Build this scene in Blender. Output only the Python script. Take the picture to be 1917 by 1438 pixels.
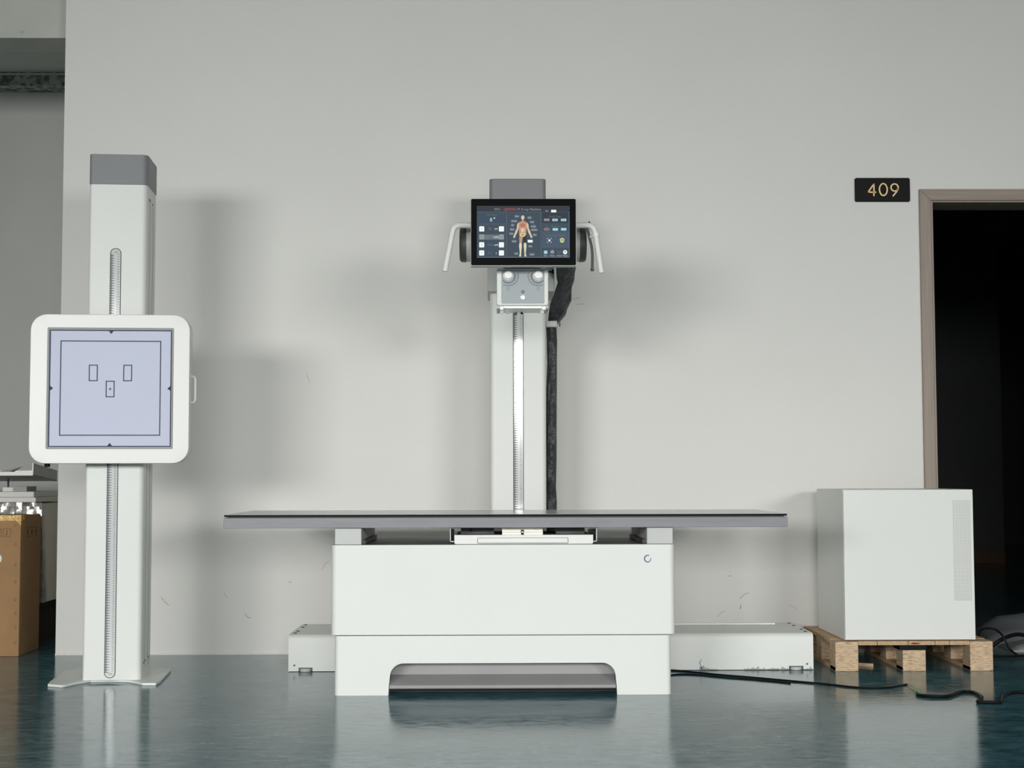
import bpy, bmesh, math, random
from mathutils import Vector, Matrix, Euler
random.seed(7)
PI = math.pi
scene = bpy.context.scene
for o in list(bpy.data.objects):
    bpy.data.objects.remove(o)
COL = scene.collection

# ------------------------------------------------------------------ camera
W, H = 1917.0, 1438.0
FPX = 2770.0
CAM_H = 0.806
PITCH, YAW, ROLL = 0.0617, -0.012, -0.0022
cam_data = bpy.data.cameras.new('camera')
cam = bpy.data.objects.new('camera', cam_data)
COL.objects.link(cam)
cam_data.sensor_fit = 'HORIZONTAL'
cam_data.sensor_width = 36.0
cam_data.lens = FPX / W * 36.0
cam_data.clip_start, cam_data.clip_end = 0.05, 100
ROT = Matrix.Rotation(YAW, 3, 'Z') @ Matrix.Rotation(PI / 2 + PITCH, 3, 'X') @ Matrix.Rotation(ROLL, 3, 'Z')
cam.matrix_world = Matrix.Translation((0, 0, CAM_H)) @ ROT.to_4x4()
scene.camera = cam

# ------------------------------------------------------------------ world, light, exposure
world = bpy.data.worlds.new('world')
scene.world = world
world.use_nodes = True
wn = world.node_tree
bgn = wn.nodes['Background']
bgn.inputs[0].default_value = (0.86, 0.93, 1.0, 1)
bgn.inputs[1].default_value = 1.0
scene.view_settings.view_transform = 'Standard'
scene.view_settings.look = 'None'
scene.view_settings.gamma = 1.0
scene.view_settings.exposure = 0.0

ROOM_L, ROOM_R, ROOM_F, CEIL = -6.5, 6.5, -4.0, 3.6
# daylight through the two windows of the wall behind the camera: (X, Z, width, height, power)
WINDOWS = [(-4.2, 1.93, 3.2, 1.2, 152), (0.2, 1.93, 3.0, 1.2, 86), (4.6, 1.93, 2.6, 1.2, 106)]
for (wx, wz, ww, wh, pw) in WINDOWS:
    ld = bpy.data.lights.new('window_daylight', 'AREA')
    ld.shape = 'RECTANGLE'; ld.size = ww; ld.size_y = wh
    ld.energy = pw; ld.color = (1.0, 0.993, 0.98); ld.spread = math.radians(92)
    lo = bpy.data.objects.new('window_daylight', ld); COL.objects.link(lo)
    lo.location = (wx, ROOM_F + 0.02, wz); lo.rotation_euler = (math.radians(66), 0, -0.30 if wx < -1 else (0.34 if wx > 1 else 0.0))
# unseen fill light under the closed ceiling, above the camera side of the hall
ld = bpy.data.lights.new('ceiling_fill', 'AREA')
ld.shape = 'RECTANGLE'; ld.size = 7.0; ld.size_y = 0.5; ld.energy = 25; ld.color = (1.0, 0.993, 0.98)
lo = bpy.data.objects.new('ceiling_fill', ld); COL.objects.link(lo)
lo.location = (0, 0.5, CEIL - 0.06); lo.rotation_euler = (0, 0, 0)

# ------------------------------------------------------------------ from a pixel of the photo to a place in the room
def P(px, py, Y):
    d = ROT @ Vector(((px - W / 2) / FPX, -(py - H / 2) / FPX, -1.0))
    t = Y / d.y
    return Vector((d.x * t, Y, CAM_H + d.z * t))
def PX(px, Y, py=890): return P(px, py, Y).x
def PZ(py, Y, px=958): return P(px, py, Y).z
def PF(px, py, z=0.0):
    d = ROT @ Vector(((px - W / 2) / FPX, -(py - H / 2) / FPX, -1.0))
    t = (z - CAM_H) / d.z
    return Vector((d.x * t, d.y * t, z))

# ------------------------------------------------------------------ materials
def lin(c):
    return tuple(((v / 255) / 12.92 if v / 255 <= 0.04045 else ((v / 255 + 0.055) / 1.055) ** 2.4) for v in c)
def new_mat(name):
    m = bpy.data.materials.new(name); m.use_nodes = True
    nt = m.node_tree; b = nt.nodes['Principled BSDF']
    return m, nt, b
def mat(name, rgb, rough=0.5, metal=0.0, var=0.04, scale=8.0, bump=0.0, bscale=200.0, spec=0.5, stretch=(1, 1, 1), emit=0.0, coat=0.0):
    m, nt, b = new_mat(name)
    c = lin(rgb)
    tc = nt.nodes.new('ShaderNodeTexCoord')
    mp = nt.nodes.new('ShaderNodeMapping'); mp.inputs['Scale'].default_value = stretch
    nt.links.new(tc.outputs['Object'], mp.inputs[0])
    nz = nt.nodes.new('ShaderNodeTexNoise'); nz.inputs['Scale'].default_value = scale; nz.inputs['Detail'].default_value = 4
    nt.links.new(mp.outputs[0], nz.inputs['Vector'])
    rp = nt.nodes.new('ShaderNodeValToRGB')
    rp.color_ramp.elements[0].position = 0.3; rp.color_ramp.elements[1].position = 0.7
    rp.color_ramp.elements[0].color = tuple(max(0, v * (1 - var)) for v in c) + (1,)
    rp.color_ramp.elements[1].color = tuple(min(1, v * (1 + var)) for v in c) + (1,)
    nt.links.new(nz.outputs[0], rp.inputs[0]); nt.links.new(rp.outputs[0], b.inputs['Base Color'])
    b.inputs['Roughness'].default_value = rough
    b.inputs['Metallic'].default_value = metal
    b.inputs['Specular IOR Level'].default_value = spec
    b.inputs['Coat Weight'].default_value = coat
    if bump:
        n2 = nt.nodes.new('ShaderNodeTexNoise'); n2.inputs['Scale'].default_value = bscale; n2.inputs['Detail'].default_value = 3
        nt.links.new(mp.outputs[0], n2.inputs['Vector'])
        bp = nt.nodes.new('ShaderNodeBump'); bp.inputs['Strength'].default_value = bump; bp.inputs['Distance'].default_value = 0.002
        nt.links.new(n2.outputs[0], bp.inputs['Height']); nt.links.new(bp.outputs[0], b.inputs['Normal'])
    if emit:
        b.inputs['Emission Color'].default_value = c + (1,)
        b.inputs['Emission Strength'].default_value = emit
    return m

M = {}
M['wall'] = mat('wall_paint', (226, 225, 220), 0.85, var=0.02, scale=1.2, bump=0.35, bscale=60)
M['wall_grey'] = mat('wall_paint_grey', (196, 197, 192), 0.9, var=0.04, scale=1.5, bump=0.3, bscale=50)
M['concrete'] = mat('painted_concrete', (190, 190, 182), 0.9, var=0.06, scale=3, bump=0.4, bscale=40)
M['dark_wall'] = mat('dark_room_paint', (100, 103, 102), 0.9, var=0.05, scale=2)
M['ceiling'] = mat('ceiling_paint', (150, 150, 146), 0.9)
M['scuff'] = mat('wall_scuff', (172, 171, 166), 0.9)
M['white'] = mat('white_powder_coat', (224, 226, 221), 0.42, var=0.012, scale=3, bump=0.12, bscale=500, spec=0.4)
M['white_gloss'] = mat('white_gloss_metal', (228, 228, 224), 0.34, var=0.01, scale=3)
M['cap_grey'] = mat('grey_plastic_cap', (128, 130, 132), 0.5, var=0.02)
M['mid_grey'] = mat('mid_grey_coat', (150, 151, 150), 0.5, var=0.02)
M['light_grey'] = mat('light_grey_coat', (190, 192, 188), 0.45, var=0.02)
M['recess_grey'] = mat('recess_grey_coat', (150, 149, 149), 0.45, var=0.04)
M['dark_grey'] = mat('dark_grey_plastic', (84, 84, 81), 0.45, var=0.02, spec=0.3)
M['black'] = mat('black_plastic', (12, 13, 14), 0.5, var=0.05, spec=0.12)
M['black_gloss'] = mat('black_glass_bezel', (4, 5, 6), 0.5, spec=0.06)
M['aluminium'] = mat('brushed_aluminium', (122, 123, 126), 0.5, metal=0.3, var=0.08, scale=6, stretch=(1, 8, 8))
M['steel'] = mat('bright_steel', (196, 192, 182), 0.35, metal=0.6, var=0.03)
M['chrome'] = mat('satin_steel', (205, 205, 200), 0.28, metal=0.8, var=0.03)
M['top_panel'] = mat('tabletop_laminate', (205, 206, 212), 0.2, var=0.02)
M['panel_blue'] = mat('lavender_grey_panel', (193, 198, 218), 0.5, var=0.015, scale=4)
M['line_grey'] = mat('panel_print', (66, 67, 84), 0.6, spec=0.2)
M['ruler'] = mat('ruler_steel', (218, 220, 218), 0.10, metal=0.12, var=0.02, spec=0.9)
M['ink'] = mat('ruler_ink', (62, 64, 64), 0.6)
M['coll_panel'] = mat('collimator_panel', (160, 168, 170), 0.45, var=0.01)
M['coll_print'] = mat('collimator_print', (110, 116, 117), 0.5)
M['knob_white'] = mat('white_knob', (246, 246, 242), 0.35)
M['tape'] = mat('yellow_tape', (205, 160, 60), 0.25, var=0.3, scale=40, bump=1.0, bscale=60)
M['card'] = mat('cardboard', (156, 122, 84), 0.85, var=0.06, scale=10, bump=0.3, bscale=80)
M['card_print'] = mat('cardboard_print', (98, 76, 52), 0.85)
M['foil'] = mat('crinkled_foil', (214, 214, 208), 0.25, metal=0.8, var=0.25, scale=18, bump=1.5, bscale=30)
M['foam'] = mat('white_foam_board', (226, 226, 220), 0.8, var=0.02)
M['beige'] = mat('beige_board', (222, 219, 203), 0.8, var=0.04)
M['tray'] = mat('galvanised_tray', (190, 190, 186), 0.4, metal=0.35, var=0.05)
M['fabric'] = mat('black_sleeve_fabric', (56, 59, 60), 0.5, var=0.12, spec=0.5, scale=20, bump=1.0, bscale=16)
for n_ in M['fabric'].node_tree.nodes:
    if n_.type == 'BUMP': n_.inputs['Distance'].default_value = 0.03
M['cable'] = mat('black_cable_rubber', (13, 14, 15), 0.5, spec=0.2)
M['green'] = mat('green_wire', (70, 170, 80), 0.5)
M['plastic_roll'] = mat('pale_plastic_roll', (150, 152, 150), 0.4, var=0.15, scale=6, bump=0.6, bscale=15)
M['plastic_sheet'] = mat('grey_plastic_sheet', (104, 107, 109), 0.4, var=0.12, scale=6, bump=0.6, bscale=15)
M['sign_black'] = mat('black_sign', (13, 13, 13), 0.5, spec=0.15)
M['gold'] = mat('gold_numerals', (214, 186, 132), 0.35, metal=0.4)
M['skirting'] = mat('brown_skirting', (120, 92, 74), 0.6)
M['logo'] = mat('logo_purple', (84, 74, 130), 0.4)
M['red'] = mat('red_paint_stain', (120, 30, 36), 0.7)
M['wood_dark'] = mat('old_dark_wood', (70, 58, 46), 0.8)

def wood_chip():
    m, nt, b = new_mat('chipboard_block')
    tc = nt.nodes.new('ShaderNodeTexCoord'); mp = nt.nodes.new('ShaderNodeMapping')
    mp.inputs['Scale'].default_value = (16, 16, 100)
    nt.links.new(tc.outputs['Object'], mp.inputs[0])
    nz = nt.nodes.new('ShaderNodeTexNoise'); nz.inputs['Scale'].default_value = 2.2; nz.inputs['Detail'].default_value = 6; nz.inputs['Roughness'].default_value = 0.7
    nt.links.new(mp.outputs[0], nz.inputs['Vector'])
    rp = nt.nodes.new('ShaderNodeValToRGB'); e = rp.color_ramp.elements
    e[0].position = 0.33; e[0].color = lin((146, 116, 90)) + (1,)
    e[1].position = 0.52; e[1].color = lin((208, 182, 150)) + (1,)
    x = e.new(0.75); x.color = lin((228, 204, 170)) + (1,)
    nt.links.new(nz.outputs[0], rp.inputs[0]); nt.links.new(rp.outputs[0], b.inputs['Base Color'])
    b.inputs['Roughness'].default_value = 0.8
    bp = nt.nodes.new('ShaderNodeBump'); bp.inputs['Distance'].default_value = 0.003; bp.inputs['Strength'].default_value = 0.6
    nt.links.new(nz.outputs[0], bp.inputs['Height']); nt.links.new(bp.outputs[0], b.inputs['Normal'])
    return m
M['chip'] = wood_chip()
def plank_mat():
    m = mat('pallet_plank', (190, 162, 126), 0.8, var=0.14, scale=5, stretch=(12, 2, 12), bump=0.4, bscale=12)
    return m
M['plank'] = plank_mat()
M['door_wood'] = mat('grey_brown_door_frame', (150, 137, 124), 0.5, var=0.1, scale=3, stretch=(30, 30, 1.2))

M['door_head'] = mat('grey_brown_door_head', (150, 137, 124), 0.5, var=0.1, scale=3, stretch=(1.2, 30, 30))

def floor_mat():
    m, nt, b = new_mat('green_epoxy_floor')
    N = nt.nodes.new; L = nt.links.new
    tc = N('ShaderNodeTexCoord')
    mp = N('ShaderNodeMapping'); mp.inputs['Scale'].default_value = (1.0, 2.2, 1)
    L(tc.outputs['Object'], mp.inputs[0])
    n1 = N('ShaderNodeTexNoise'); n1.inputs['Scale'].default_value = 3.5; n1.inputs['Detail'].default_value = 8; n1.inputs['Roughness'].default_value = 0.65; n1.inputs['Distortion'].default_value = 0.6
    L(mp.outputs[0], n1.inputs['Vector'])
    rp = N('ShaderNodeValToRGB'); e = rp.color_ramp.elements
    e[0].position = 0.32; e[0].color = lin((50, 92, 102)) + (1,)
    e[1].position = 0.7; e[1].color = lin((84, 124, 130)) + (1,)
    L(n1.outputs[0], rp.inputs[0])
    nf = N('ShaderNodeTexNoise'); nf.inputs['Scale'].default_value = 14; nf.inputs['Detail'].default_value = 9; nf.inputs['Roughness'].default_value = 0.72; nf.inputs['Distortion'].default_value = 0.3
    L(mp.outputs[0], nf.inputs['Vector'])
    # dark scuffs
    n3 = N('ShaderNodeTexNoise'); n3.inputs['Scale'].default_value = 9; n3.inputs['Detail'].default_value = 5
    mp3 = N('ShaderNodeMapping'); mp3.inputs['Scale'].default_value = (0.8, 1.6, 1); L(tc.outputs['Object'], mp3.inputs[0]); L(mp3.outputs[0], n3.inputs['Vector'])
    r3 = N('ShaderNodeValToRGB'); r3.color_ramp.elements[0].position = 0.66; r3.color_ramp.elements[1].position = 0.72
    r3.color_ramp.elements[0].color = (0, 0, 0, 1); r3.color_ramp.elements[1].color = (0.5, 0.5, 0.5, 1)
    L(n3.outputs[0], r3.inputs[0])
    mx = N('ShaderNodeMix'); mx.data_type = 'RGBA'
    L(r3.outputs[0], mx.inputs[0]); L(rp.outputs[0], mx.inputs[6]); mx.inputs[7].default_value = lin((40, 70, 78)) + (1,)
    mm = N('ShaderNodeMapRange'); mm.inputs[1].default_value = 0.35; mm.inputs[2].default_value = 0.65; mm.inputs[3].default_value = 0.55; mm.inputs[4].default_value = 1.45; L(nf.outputs[0], mm.inputs[0])
    vm = N('ShaderNodeVectorMath'); vm.operation = 'SCALE'; L(mx.outputs[2], vm.inputs[0]); L(mm.outputs[0], vm.inputs['Scale'])
    L(vm.outputs[0], b.inputs['Base Color'])
    mr = N('ShaderNodeMapRange'); mr.inputs[1].default_value = 0.3; mr.inputs[2].default_value = 0.75
    mr.inputs[3].default_value = 0.06; mr.inputs[4].default_value = 0.24
    L(nf.outputs[0], mr.inputs[0]); L(mr.outputs[0], b.inputs['Roughness'])
    b.inputs['IOR'].default_value = 1.42
    ms = N('ShaderNodeMapRange'); ms.inputs[1].default_value = 0.38; ms.inputs[2].default_value = 0.62; ms.inputs[3].default_value = 0.2; ms.inputs[4].default_value = 0.72
    L(nf.outputs[0], ms.inputs[0]); L(ms.outputs[0], b.inputs['Specular IOR Level'])
    n2 = N('ShaderNodeTexNoise'); n2.inputs['Scale'].default_value = 14; n2.inputs['Detail'].default_value = 4
    L(mp.outputs[0], n2.inputs['Vector'])
    bp = N('ShaderNodeBump'); bp.inputs['Strength'].default_value = 0.08; bp.inputs['Distance'].default_value = 0.004
    n_add = N('ShaderNodeMath'); n_add.operation = 'MULTIPLY_ADD'; n_add.inputs[1].default_value = 0.35
    L(nf.outputs[0], n_add.inputs[0]); L(n2.outputs[0], n_add.inputs[2]); L(n_add.outputs[0], bp.inputs['Height']); L(bp.outputs[0], b.inputs['Normal'])
    return m
M['floor'] = floor_mat()

def rough_strip_mat():
    m, nt, b = new_mat('crumbly_plaster_strip')
    tc = nt.nodes.new('ShaderNodeTexCoord')
    nz = nt.nodes.new('ShaderNodeTexNoise'); nz.inputs['Scale'].default_value = 30; nz.inputs['Detail'].default_value = 6
    nt.links.new(tc.outputs['Object'], nz.inputs['Vector'])
    rp = nt.nodes.new('ShaderNodeValToRGB'); e = rp.color_ramp.elements
    e[0].position = 0.4; e[0].color = lin((96, 102, 98)) + (1,); e[1].position = 0.62; e[1].color = lin((176, 180, 174)) + (1,)
    nt.links.new(nz.outputs[0], rp.inputs[0]); nt.links.new(rp.outputs[0], b.inputs['Base Color'])
    b.inputs['Roughness'].default_value = 0.9
    return m
M['strip'] = rough_strip_mat()

def grille_mat():
    m, nt, b = new_mat('perforated_sheet')
    N = nt.nodes.new; L = nt.links.new
    tc = N('ShaderNodeTexCoord'); sp = N('ShaderNodeSeparateXYZ'); L(tc.outputs['Object'], sp.inputs[0])
    prods = []
    for ax, per in ((0, 0.0068), (2, 0.0068)):
        mu = N('ShaderNodeMath'); mu.operation = 'MULTIPLY'; mu.inputs[1].default_value = 1 / per; L(sp.outputs[ax], mu.inputs[0])
        fr = N('ShaderNodeMath'); fr.operation = 'FRACT'; L(mu.outputs[0], fr.inputs[0])
        sb = N('ShaderNodeMath'); sb.operation = 'SUBTRACT'; sb.inputs[1].default_value = 0.5; L(fr.outputs[0], sb.inputs[0])
        sq = N('ShaderNodeMath'); sq.operation = 'POWER'; sq.inputs[1].default_value = 2; L(sb.outputs[0], sq.inputs[0])
        prods.append(sq)
    ad = N('ShaderNodeMath'); ad.operation = 'ADD'; L(prods[0].outputs[0], ad.inputs[0]); L(prods[1].outputs[0], ad.inputs[1])
    lt = N('ShaderNodeMath'); lt.operation = 'LESS_THAN'; lt.inputs[1].default_value = 0.09; L(ad.outputs[0], lt.inputs[0])
    mx = N('ShaderNodeMix'); mx.data_type = 'RGBA'; L(lt.outputs[0], mx.inputs[0])
    mx.inputs[6].default_value = lin((220, 222, 217)) + (1,); mx.inputs[7].default_value = lin((168, 168, 164)) + (1,)
    L(mx.outputs[2], b.inputs['Base Color']); b.inputs['Roughness'].default_value = 0.45
    return m
M['grille'] = grille_mat()

def emat(name, rgb, k=0.85):
    m, nt, b = new_mat(name)
    c = lin(rgb)
    b.inputs['Base Color'].default_value = (0.01, 0.01, 0.01, 1)
    b.inputs['Roughness'].default_value = 0.5
    b.inputs['Specular IOR Level'].default_value = 0.1
    b.inputs['Emission Color'].default_value = c + (1,)
    b.inputs['Emission Strength'].default_value = k
    return m

# ------------------------------------------------------------------ mesh builder
class MB:
    def __init__(s, o=(0, 0, 0)):
        s.v = []; s.f = []; s.m = []; s.mats = []; s.o = Vector(o)
    def mi(s, m):
        if m not in s.mats: s.mats.append(m)
        return s.mats.index(m)
    def add(s, vs, fs, m):
        n = len(s.v); s.v += [Vector(v) for v in vs]; k = s.mi(m)
        for f in fs:
            s.f.append(tuple(i + n for i in f)); s.m.append(k)
        return s
    def box(s, x0, x1, y0, y1, z0, z1, m):
        x0, x1 = min(x0, x1), max(x0, x1); y0, y1 = min(y0, y1), max(y0, y1); z0, z1 = min(z0, z1), max(z0, z1)
        vs = [(x, y, z) for z in (z0, z1) for y in (y0, y1) for x in (x0, x1)]
        return s.add(vs, [(0, 2, 3, 1), (4, 5, 7, 6), (0, 1, 5, 4), (2, 6, 7, 3), (0, 4, 6, 2), (1, 3, 7, 5)], m)
    def pbox(s, px0, py0, px1, py1, Y0, Y1, m):
        """box whose front face (at depth Y0) covers the given rectangle"""
        cx, cy = (px0 + px1) / 2, (py0 + py1) / 2
        return s.box(P(px0, cy, Y0).x, P(px1, cy, Y0).x, Y0, Y1, P(cx, py1, Y0).z, P(cx, py0, Y0).z, m)
    def prism(s, pts, ax, a, b, m):
        n = len(pts)
        def q(p, h):
            return (p[0], p[1], h) if ax == 'z' else ((p[0], h, p[1]) if ax == 'y' else (h, p[0], p[1]))
        vs = [q(p, a) for p in pts] + [q(p, b) for p in pts]
        fs = [tuple(range(n)), tuple(range(2 * n - 1, n - 1, -1))] + [(i, (i + 1) % n, n + (i + 1) % n, n + i) for i in range(n)]
        return s.add(vs, fs, m)
    def frame(s, outer, inner, ax, a, b, m):
        n = len(outer)
        def q(p, h):
            return (p[0], p[1], h) if ax == 'z' else ((p[0], h, p[1]) if ax == 'y' else (h, p[0], p[1]))
        vs = [q(p, a) for p in outer] + [q(p, a) for p in inner] + [q(p, b) for p in outer] + [q(p, b) for p in inner]
        fs = []
        for i in range(n):
            j = (i + 1) % n
            fs += [(i, j, n + j, n + i), (2 * n + i, 3 * n + i, 3 * n + j, 2 * n + j), (i, 2 * n + i, 2 * n + j, j), (n + i, n + j, 3 * n + j, 3 * n + i)]
        return s.add(vs, fs, m)
    def tube(s, path, r, m, n=12, cap=True, closed=False):
        path = [Vector(p) for p in path]; k = len(path)
        rs = r if isinstance(r, (list, tuple)) else [r] * k
        t = [(path[min(i + 1, k - 1)] - path[max(i - 1, 0)]).normalized() for i in range(k)]
        if closed: t = [(path[(i + 1) % k] - path[i - 1]).normalized() for i in range(k)]
        u = t[0].cross(Vector((0, 0, 1)))
        if u.length < 0.05: u = t[0].cross(Vector((0, 1, 0)))
        u.normalize(); vs = []
        for i in range(k):
            u = (u - t[i] * u.dot(t[i])).normalized(); w = t[i].cross(u)
            for j in range(n):
                a = 2 * PI * j / n
                vs.append(path[i] + (u * math.cos(a) + w * math.sin(a)) * rs[i])
        fs = []
        for i in range(k if closed else k - 1):
            i2 = (i + 1) % k
            for j in range(n):
                fs.append((i * n + j, i * n + (j + 1) % n, i2 * n + (j + 1) % n, i2 * n + j))
        if cap and not closed:
            fs += [tuple(range(n)), tuple(range((k - 1) * n, k * n))]
        return s.add(vs, fs, m)
    def lathe(s, prof, c, ax, m, n=40):
        """prof: list of (radius, height along the axis)"""
        vs = []; c = Vector(c)
        for (r, h) in prof:
            for j in range(n):
                a = 2 * PI * j / n; p, q = r * math.cos(a), r * math.sin(a)
                vs.append(c + (Vector((p, q, h)) if ax == 'z' else (Vector((p, h, q)) if ax == 'y' else Vector((h, p, q)))))
        k = len(prof); fs = []
        for i in range(k - 1):
            for j in range(n):
                fs.append((i * n + j, i * n + (j + 1) % n, (i + 1) * n + (j + 1) % n, (i + 1) * n + j))
        fs += [tuple(range(n)), tuple(range((k - 1) * n, k * n))]
        return s.add(vs, fs, m)
    def build(s, name, parent=None, bevel=0.0, seg=2, sharp=32, weld=False):
        bm = bmesh.new()
        bv = [bm.verts.new(v - s.o) for v in s.v]
        for f, k in zip(s.f, s.m):
            try: fc = bm.faces.new([bv[i] for i in f])
            except ValueError: continue
            fc.material_index = k; fc.smooth = True
        if weld: bmesh.ops.remove_doubles(bm, verts=bm.verts, dist=1e-5)
        bmesh.ops.recalc_face_normals(bm, faces=bm.faces)
        th = math.radians(sharp)
        if bevel:
            es = [e for e in bm.edges if len(e.link_faces) == 2 and e.calc_face_angle(0) > th]
            bmesh.ops.bevel(bm, geom=es, offset=bevel, segments=seg, affect='EDGES', clamp_overlap=True, profile=0.5)
        for e in bm.edges:
            e.smooth = not (len(e.link_faces) == 2 and e.calc_face_angle(0) > th)
        for f in bm.faces: f.smooth = True
        me = bpy.data.meshes.new(name); bm.to_mesh(me); bm.free()
        for m in s.mats: me.materials.append(m)
        ob = bpy.data.objects.new(name, me); COL.objects.link(ob)
        if bevel:
            wnm = ob.modifiers.new('weighted_normal', 'WEIGHTED_NORMAL'); wnm.keep_sharp = True; wnm.weight = 100
        if parent is not None: ob.parent = parent
        else: ob.location = s.o
        return ob

def rrect(x0, x1, y0, y1, r, n=6):
    """rounded rectangle; r one radius or (x0y0, x1y0, x1y1, x0y1)"""
    rs = r if isinstance(r, (list, tuple)) else (r,) * 4
    out = []
    for (cx, cy, sx, sy, a0, rr) in ((x0, y0, 1, 1, PI, rs[0]), (x1, y0, -1, 1, 1.5 * PI, rs[1]), (x1, y1, -1, -1, 0, rs[2]), (x0, y1, 1, -1, 0.5 * PI, rs[3])):
        for i in range(n + 1):
            a = a0 + (PI / 2) * i / n
            out.append((cx + sx * rr + rr * math.cos(a), cy + sy * rr + rr * math.sin(a)))
    return out
def smooth_path(pts, n=8):
    pts = [Vector(p) for p in pts]; out = []
    for i in range(len(pts) - 1):
        p0 = pts[max(i - 1, 0)]; p1 = pts[i]; p2 = pts[i + 1]; p3 = pts[min(i + 2, len(pts) - 1)]
        for k in range(n):
            t = k / n
            out.append(0.5 * ((2 * p1) + (p2 - p0) * t + (2 * p0 - 5 * p1 + 4 * p2 - p3) * t * t + (3 * p1 - p0 - 3 * p2 + p3) * t ** 3))
    out.append(pts[-1]); return out
_tcache = {}
def text_geo(body, size, align='LEFT', line=1.0):
    key = (body, size, align, line)
    if key in _tcache: return _tcache[key]
    cu = bpy.data.curves.new('t', 'FONT'); cu.body = body; cu.size = size; cu.align_x = align; cu.space_line = line; cu.resolution_u = 2
    ob = bpy.data.objects.new('t', cu); COL.objects.link(ob)
    dg = bpy.context.evaluated_depsgraph_get()
    me = bpy.data.meshes.new_from_object(ob.evaluated_get(dg))
    r = ([tuple(v.co) for v in me.vertices], [tuple(p.vertices) for p in me.polygons])
    bpy.data.objects.remove(ob); bpy.data.curves.remove(cu); bpy.data.meshes.remove(me)
    _tcache[key] = r
    return r
def put_text(mb, body, size, x, Y, z, m, align='LEFT', line=1.0, sx=1.0):
    vs, fs = text_geo(body, size, align, line)
    mb.add([(x + v[0] * sx, Y, z + v[1]) for v in vs], fs, m)
def flat(mb, pts, Y, m, th=0.0006):
    mb.prism(pts, 'y', Y, Y + th, m)
def stroke(mb, pts, w, Y, m, th=0.001, closed=False):
    k = len(pts)
    for i in range(k if closed else k - 1):
        a = Vector(pts[i]); b = Vector(pts[(i + 1) % k]); d = (b - a)
        if d.length < 1e-9: continue
        d.normalize(); nrm = Vector((-d.y, d.x)) * w / 2; e = d * w * 0.25
        mb.prism([tuple(a - e + nrm), tuple(a - e - nrm), tuple(b + e - nrm), tuple(b + e + nrm)], 'y', Y, Y + th, m)
def ell(cx, cz, rx, rz, n=24, a0=0, a1=2 * PI):
    return [(cx + rx * math.cos(a0 + (a1 - a0) * i / n), cz + rz * math.sin(a0 + (a1 - a0) * i / n)) for i in range(n)]

def thing(name, label, cat, loc, rz=0.0, group=None):
    o = bpy.data.objects.new(name, None); COL.objects.link(o)
    o.location = loc; o.rotation_euler = (0, 0, rz); o.empty_display_size = 0.1
    o['label'] = label; o['category'] = cat
    if group: o['group'] = group
    return o
def tag(o, label, cat, group=None):
    o['label'] = label; o['category'] = cat
    if group: o['group'] = group
    return o
def struct(o, label=None, cat=None):
    o['kind'] = 'structure'
    if label: o['label'] = label
    if cat: o['category'] = cat
    return o

# ================================================================== SETTING
YW = 6.77                       # face of the wall with the door
XW0 = PX(114, YW, 600)          # its left end
DOOR_X0, DOOR_Z = P(1745, 600, YW).x, P(1830, 376, YW).z
DOOR_X1 = DOOR_X0 + 0.95
FR = 0.052                      # width of the door frame face
struct(MB().box(ROOM_L, 9, ROOM_F - 0.2, 17, -0.1, 0, M['floor']).build('floor'), 'glossy green epoxy floor with streaky wear', 'floor')
struct(MB().box(ROOM_L, ROOM_R, ROOM_F - 0.2, YW + 0.2, CEIL, CEIL + 0.1, M['ceiling']).build('ceiling'), 'pale grey ceiling of the hall', 'ceiling')
w = MB()
w.box(XW0, DOOR_X0 - 0.001, YW, YW + 0.2, 0, CEIL, M['wall'])
w.box(DOOR_X0 - 0.001, DOOR_X1, YW, YW + 0.2, DOOR_Z, CEIL, M['wall'])
w.box(DOOR_X1, ROOM_R, YW, YW + 0.2, 0, CEIL, M['wall'])
def wp(px, py): 
    q = P(px, py, YW); return (q.x, q.z)
for pts, wd in (([(302, 1118), (309, 1128), (316, 1133)], 0.003), ([(458, 1149), (464, 1156), (470, 1157)], 0.003), ([(1385, 1121), (1393, 1113), (1401, 1110)], 0.003),
                ([(1387, 1133), (1386, 1140)], 0.005), ([(1342, 1155), (1350, 1147), (1357, 1144)], 0.002), ([(602, 1068), (609, 1055), (616, 1051)], 0.0018),
                ([(1362, 1079), (1370, 1078)], 0.003), ([(1072, 560), (1086, 558)], 0.0025), ([(1080, 570), (1095, 569)], 0.002), ([(541, 1091), (546, 1089)], 0.003),
                ([(574, 700), (579, 716)], 0.0018), ([(1478, 1133), (1488, 1137), (1492, 1143)], 0.0018), ([(420, 1110), (425, 1120)], 0.0018)):
    stroke(w, [wp(*p) for p in pts], wd, YW - 0.0006, M['scuff'], 0.001)
# crumbled plaster line at the foot of the wall
k = 60
top = []
for i in range(k + 1):
    x = XW0 + (PX(545, YW) - XW0) * i / k
    top.append((x, 0.004 + 0.010 * random.random()))
w.prism([(XW0, 0.0)] + top + [(top[-1][0], 0.0)], 'y', YW - 0.006, YW, M['wall'])
struct(w.build('wall_back'), 'off-white painted wall behind the x-ray equipment, with small scuffs', 'wall')

# recess left of the wall end
YR = 8.54
struct(MB().box(ROOM_L, XW0 + 0.2, YR, YR + 0.15, 0, 3.8, M['wall_grey']).build('wall_recess'), 'grey wall at the back of the recess on the left', 'wall')
struct(MB().box(XW0 + 0.002, XW0 + 0.2, YW + 0.2, YR, 0, 3.8, M['wall']).build('wall_recess_side'))
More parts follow.
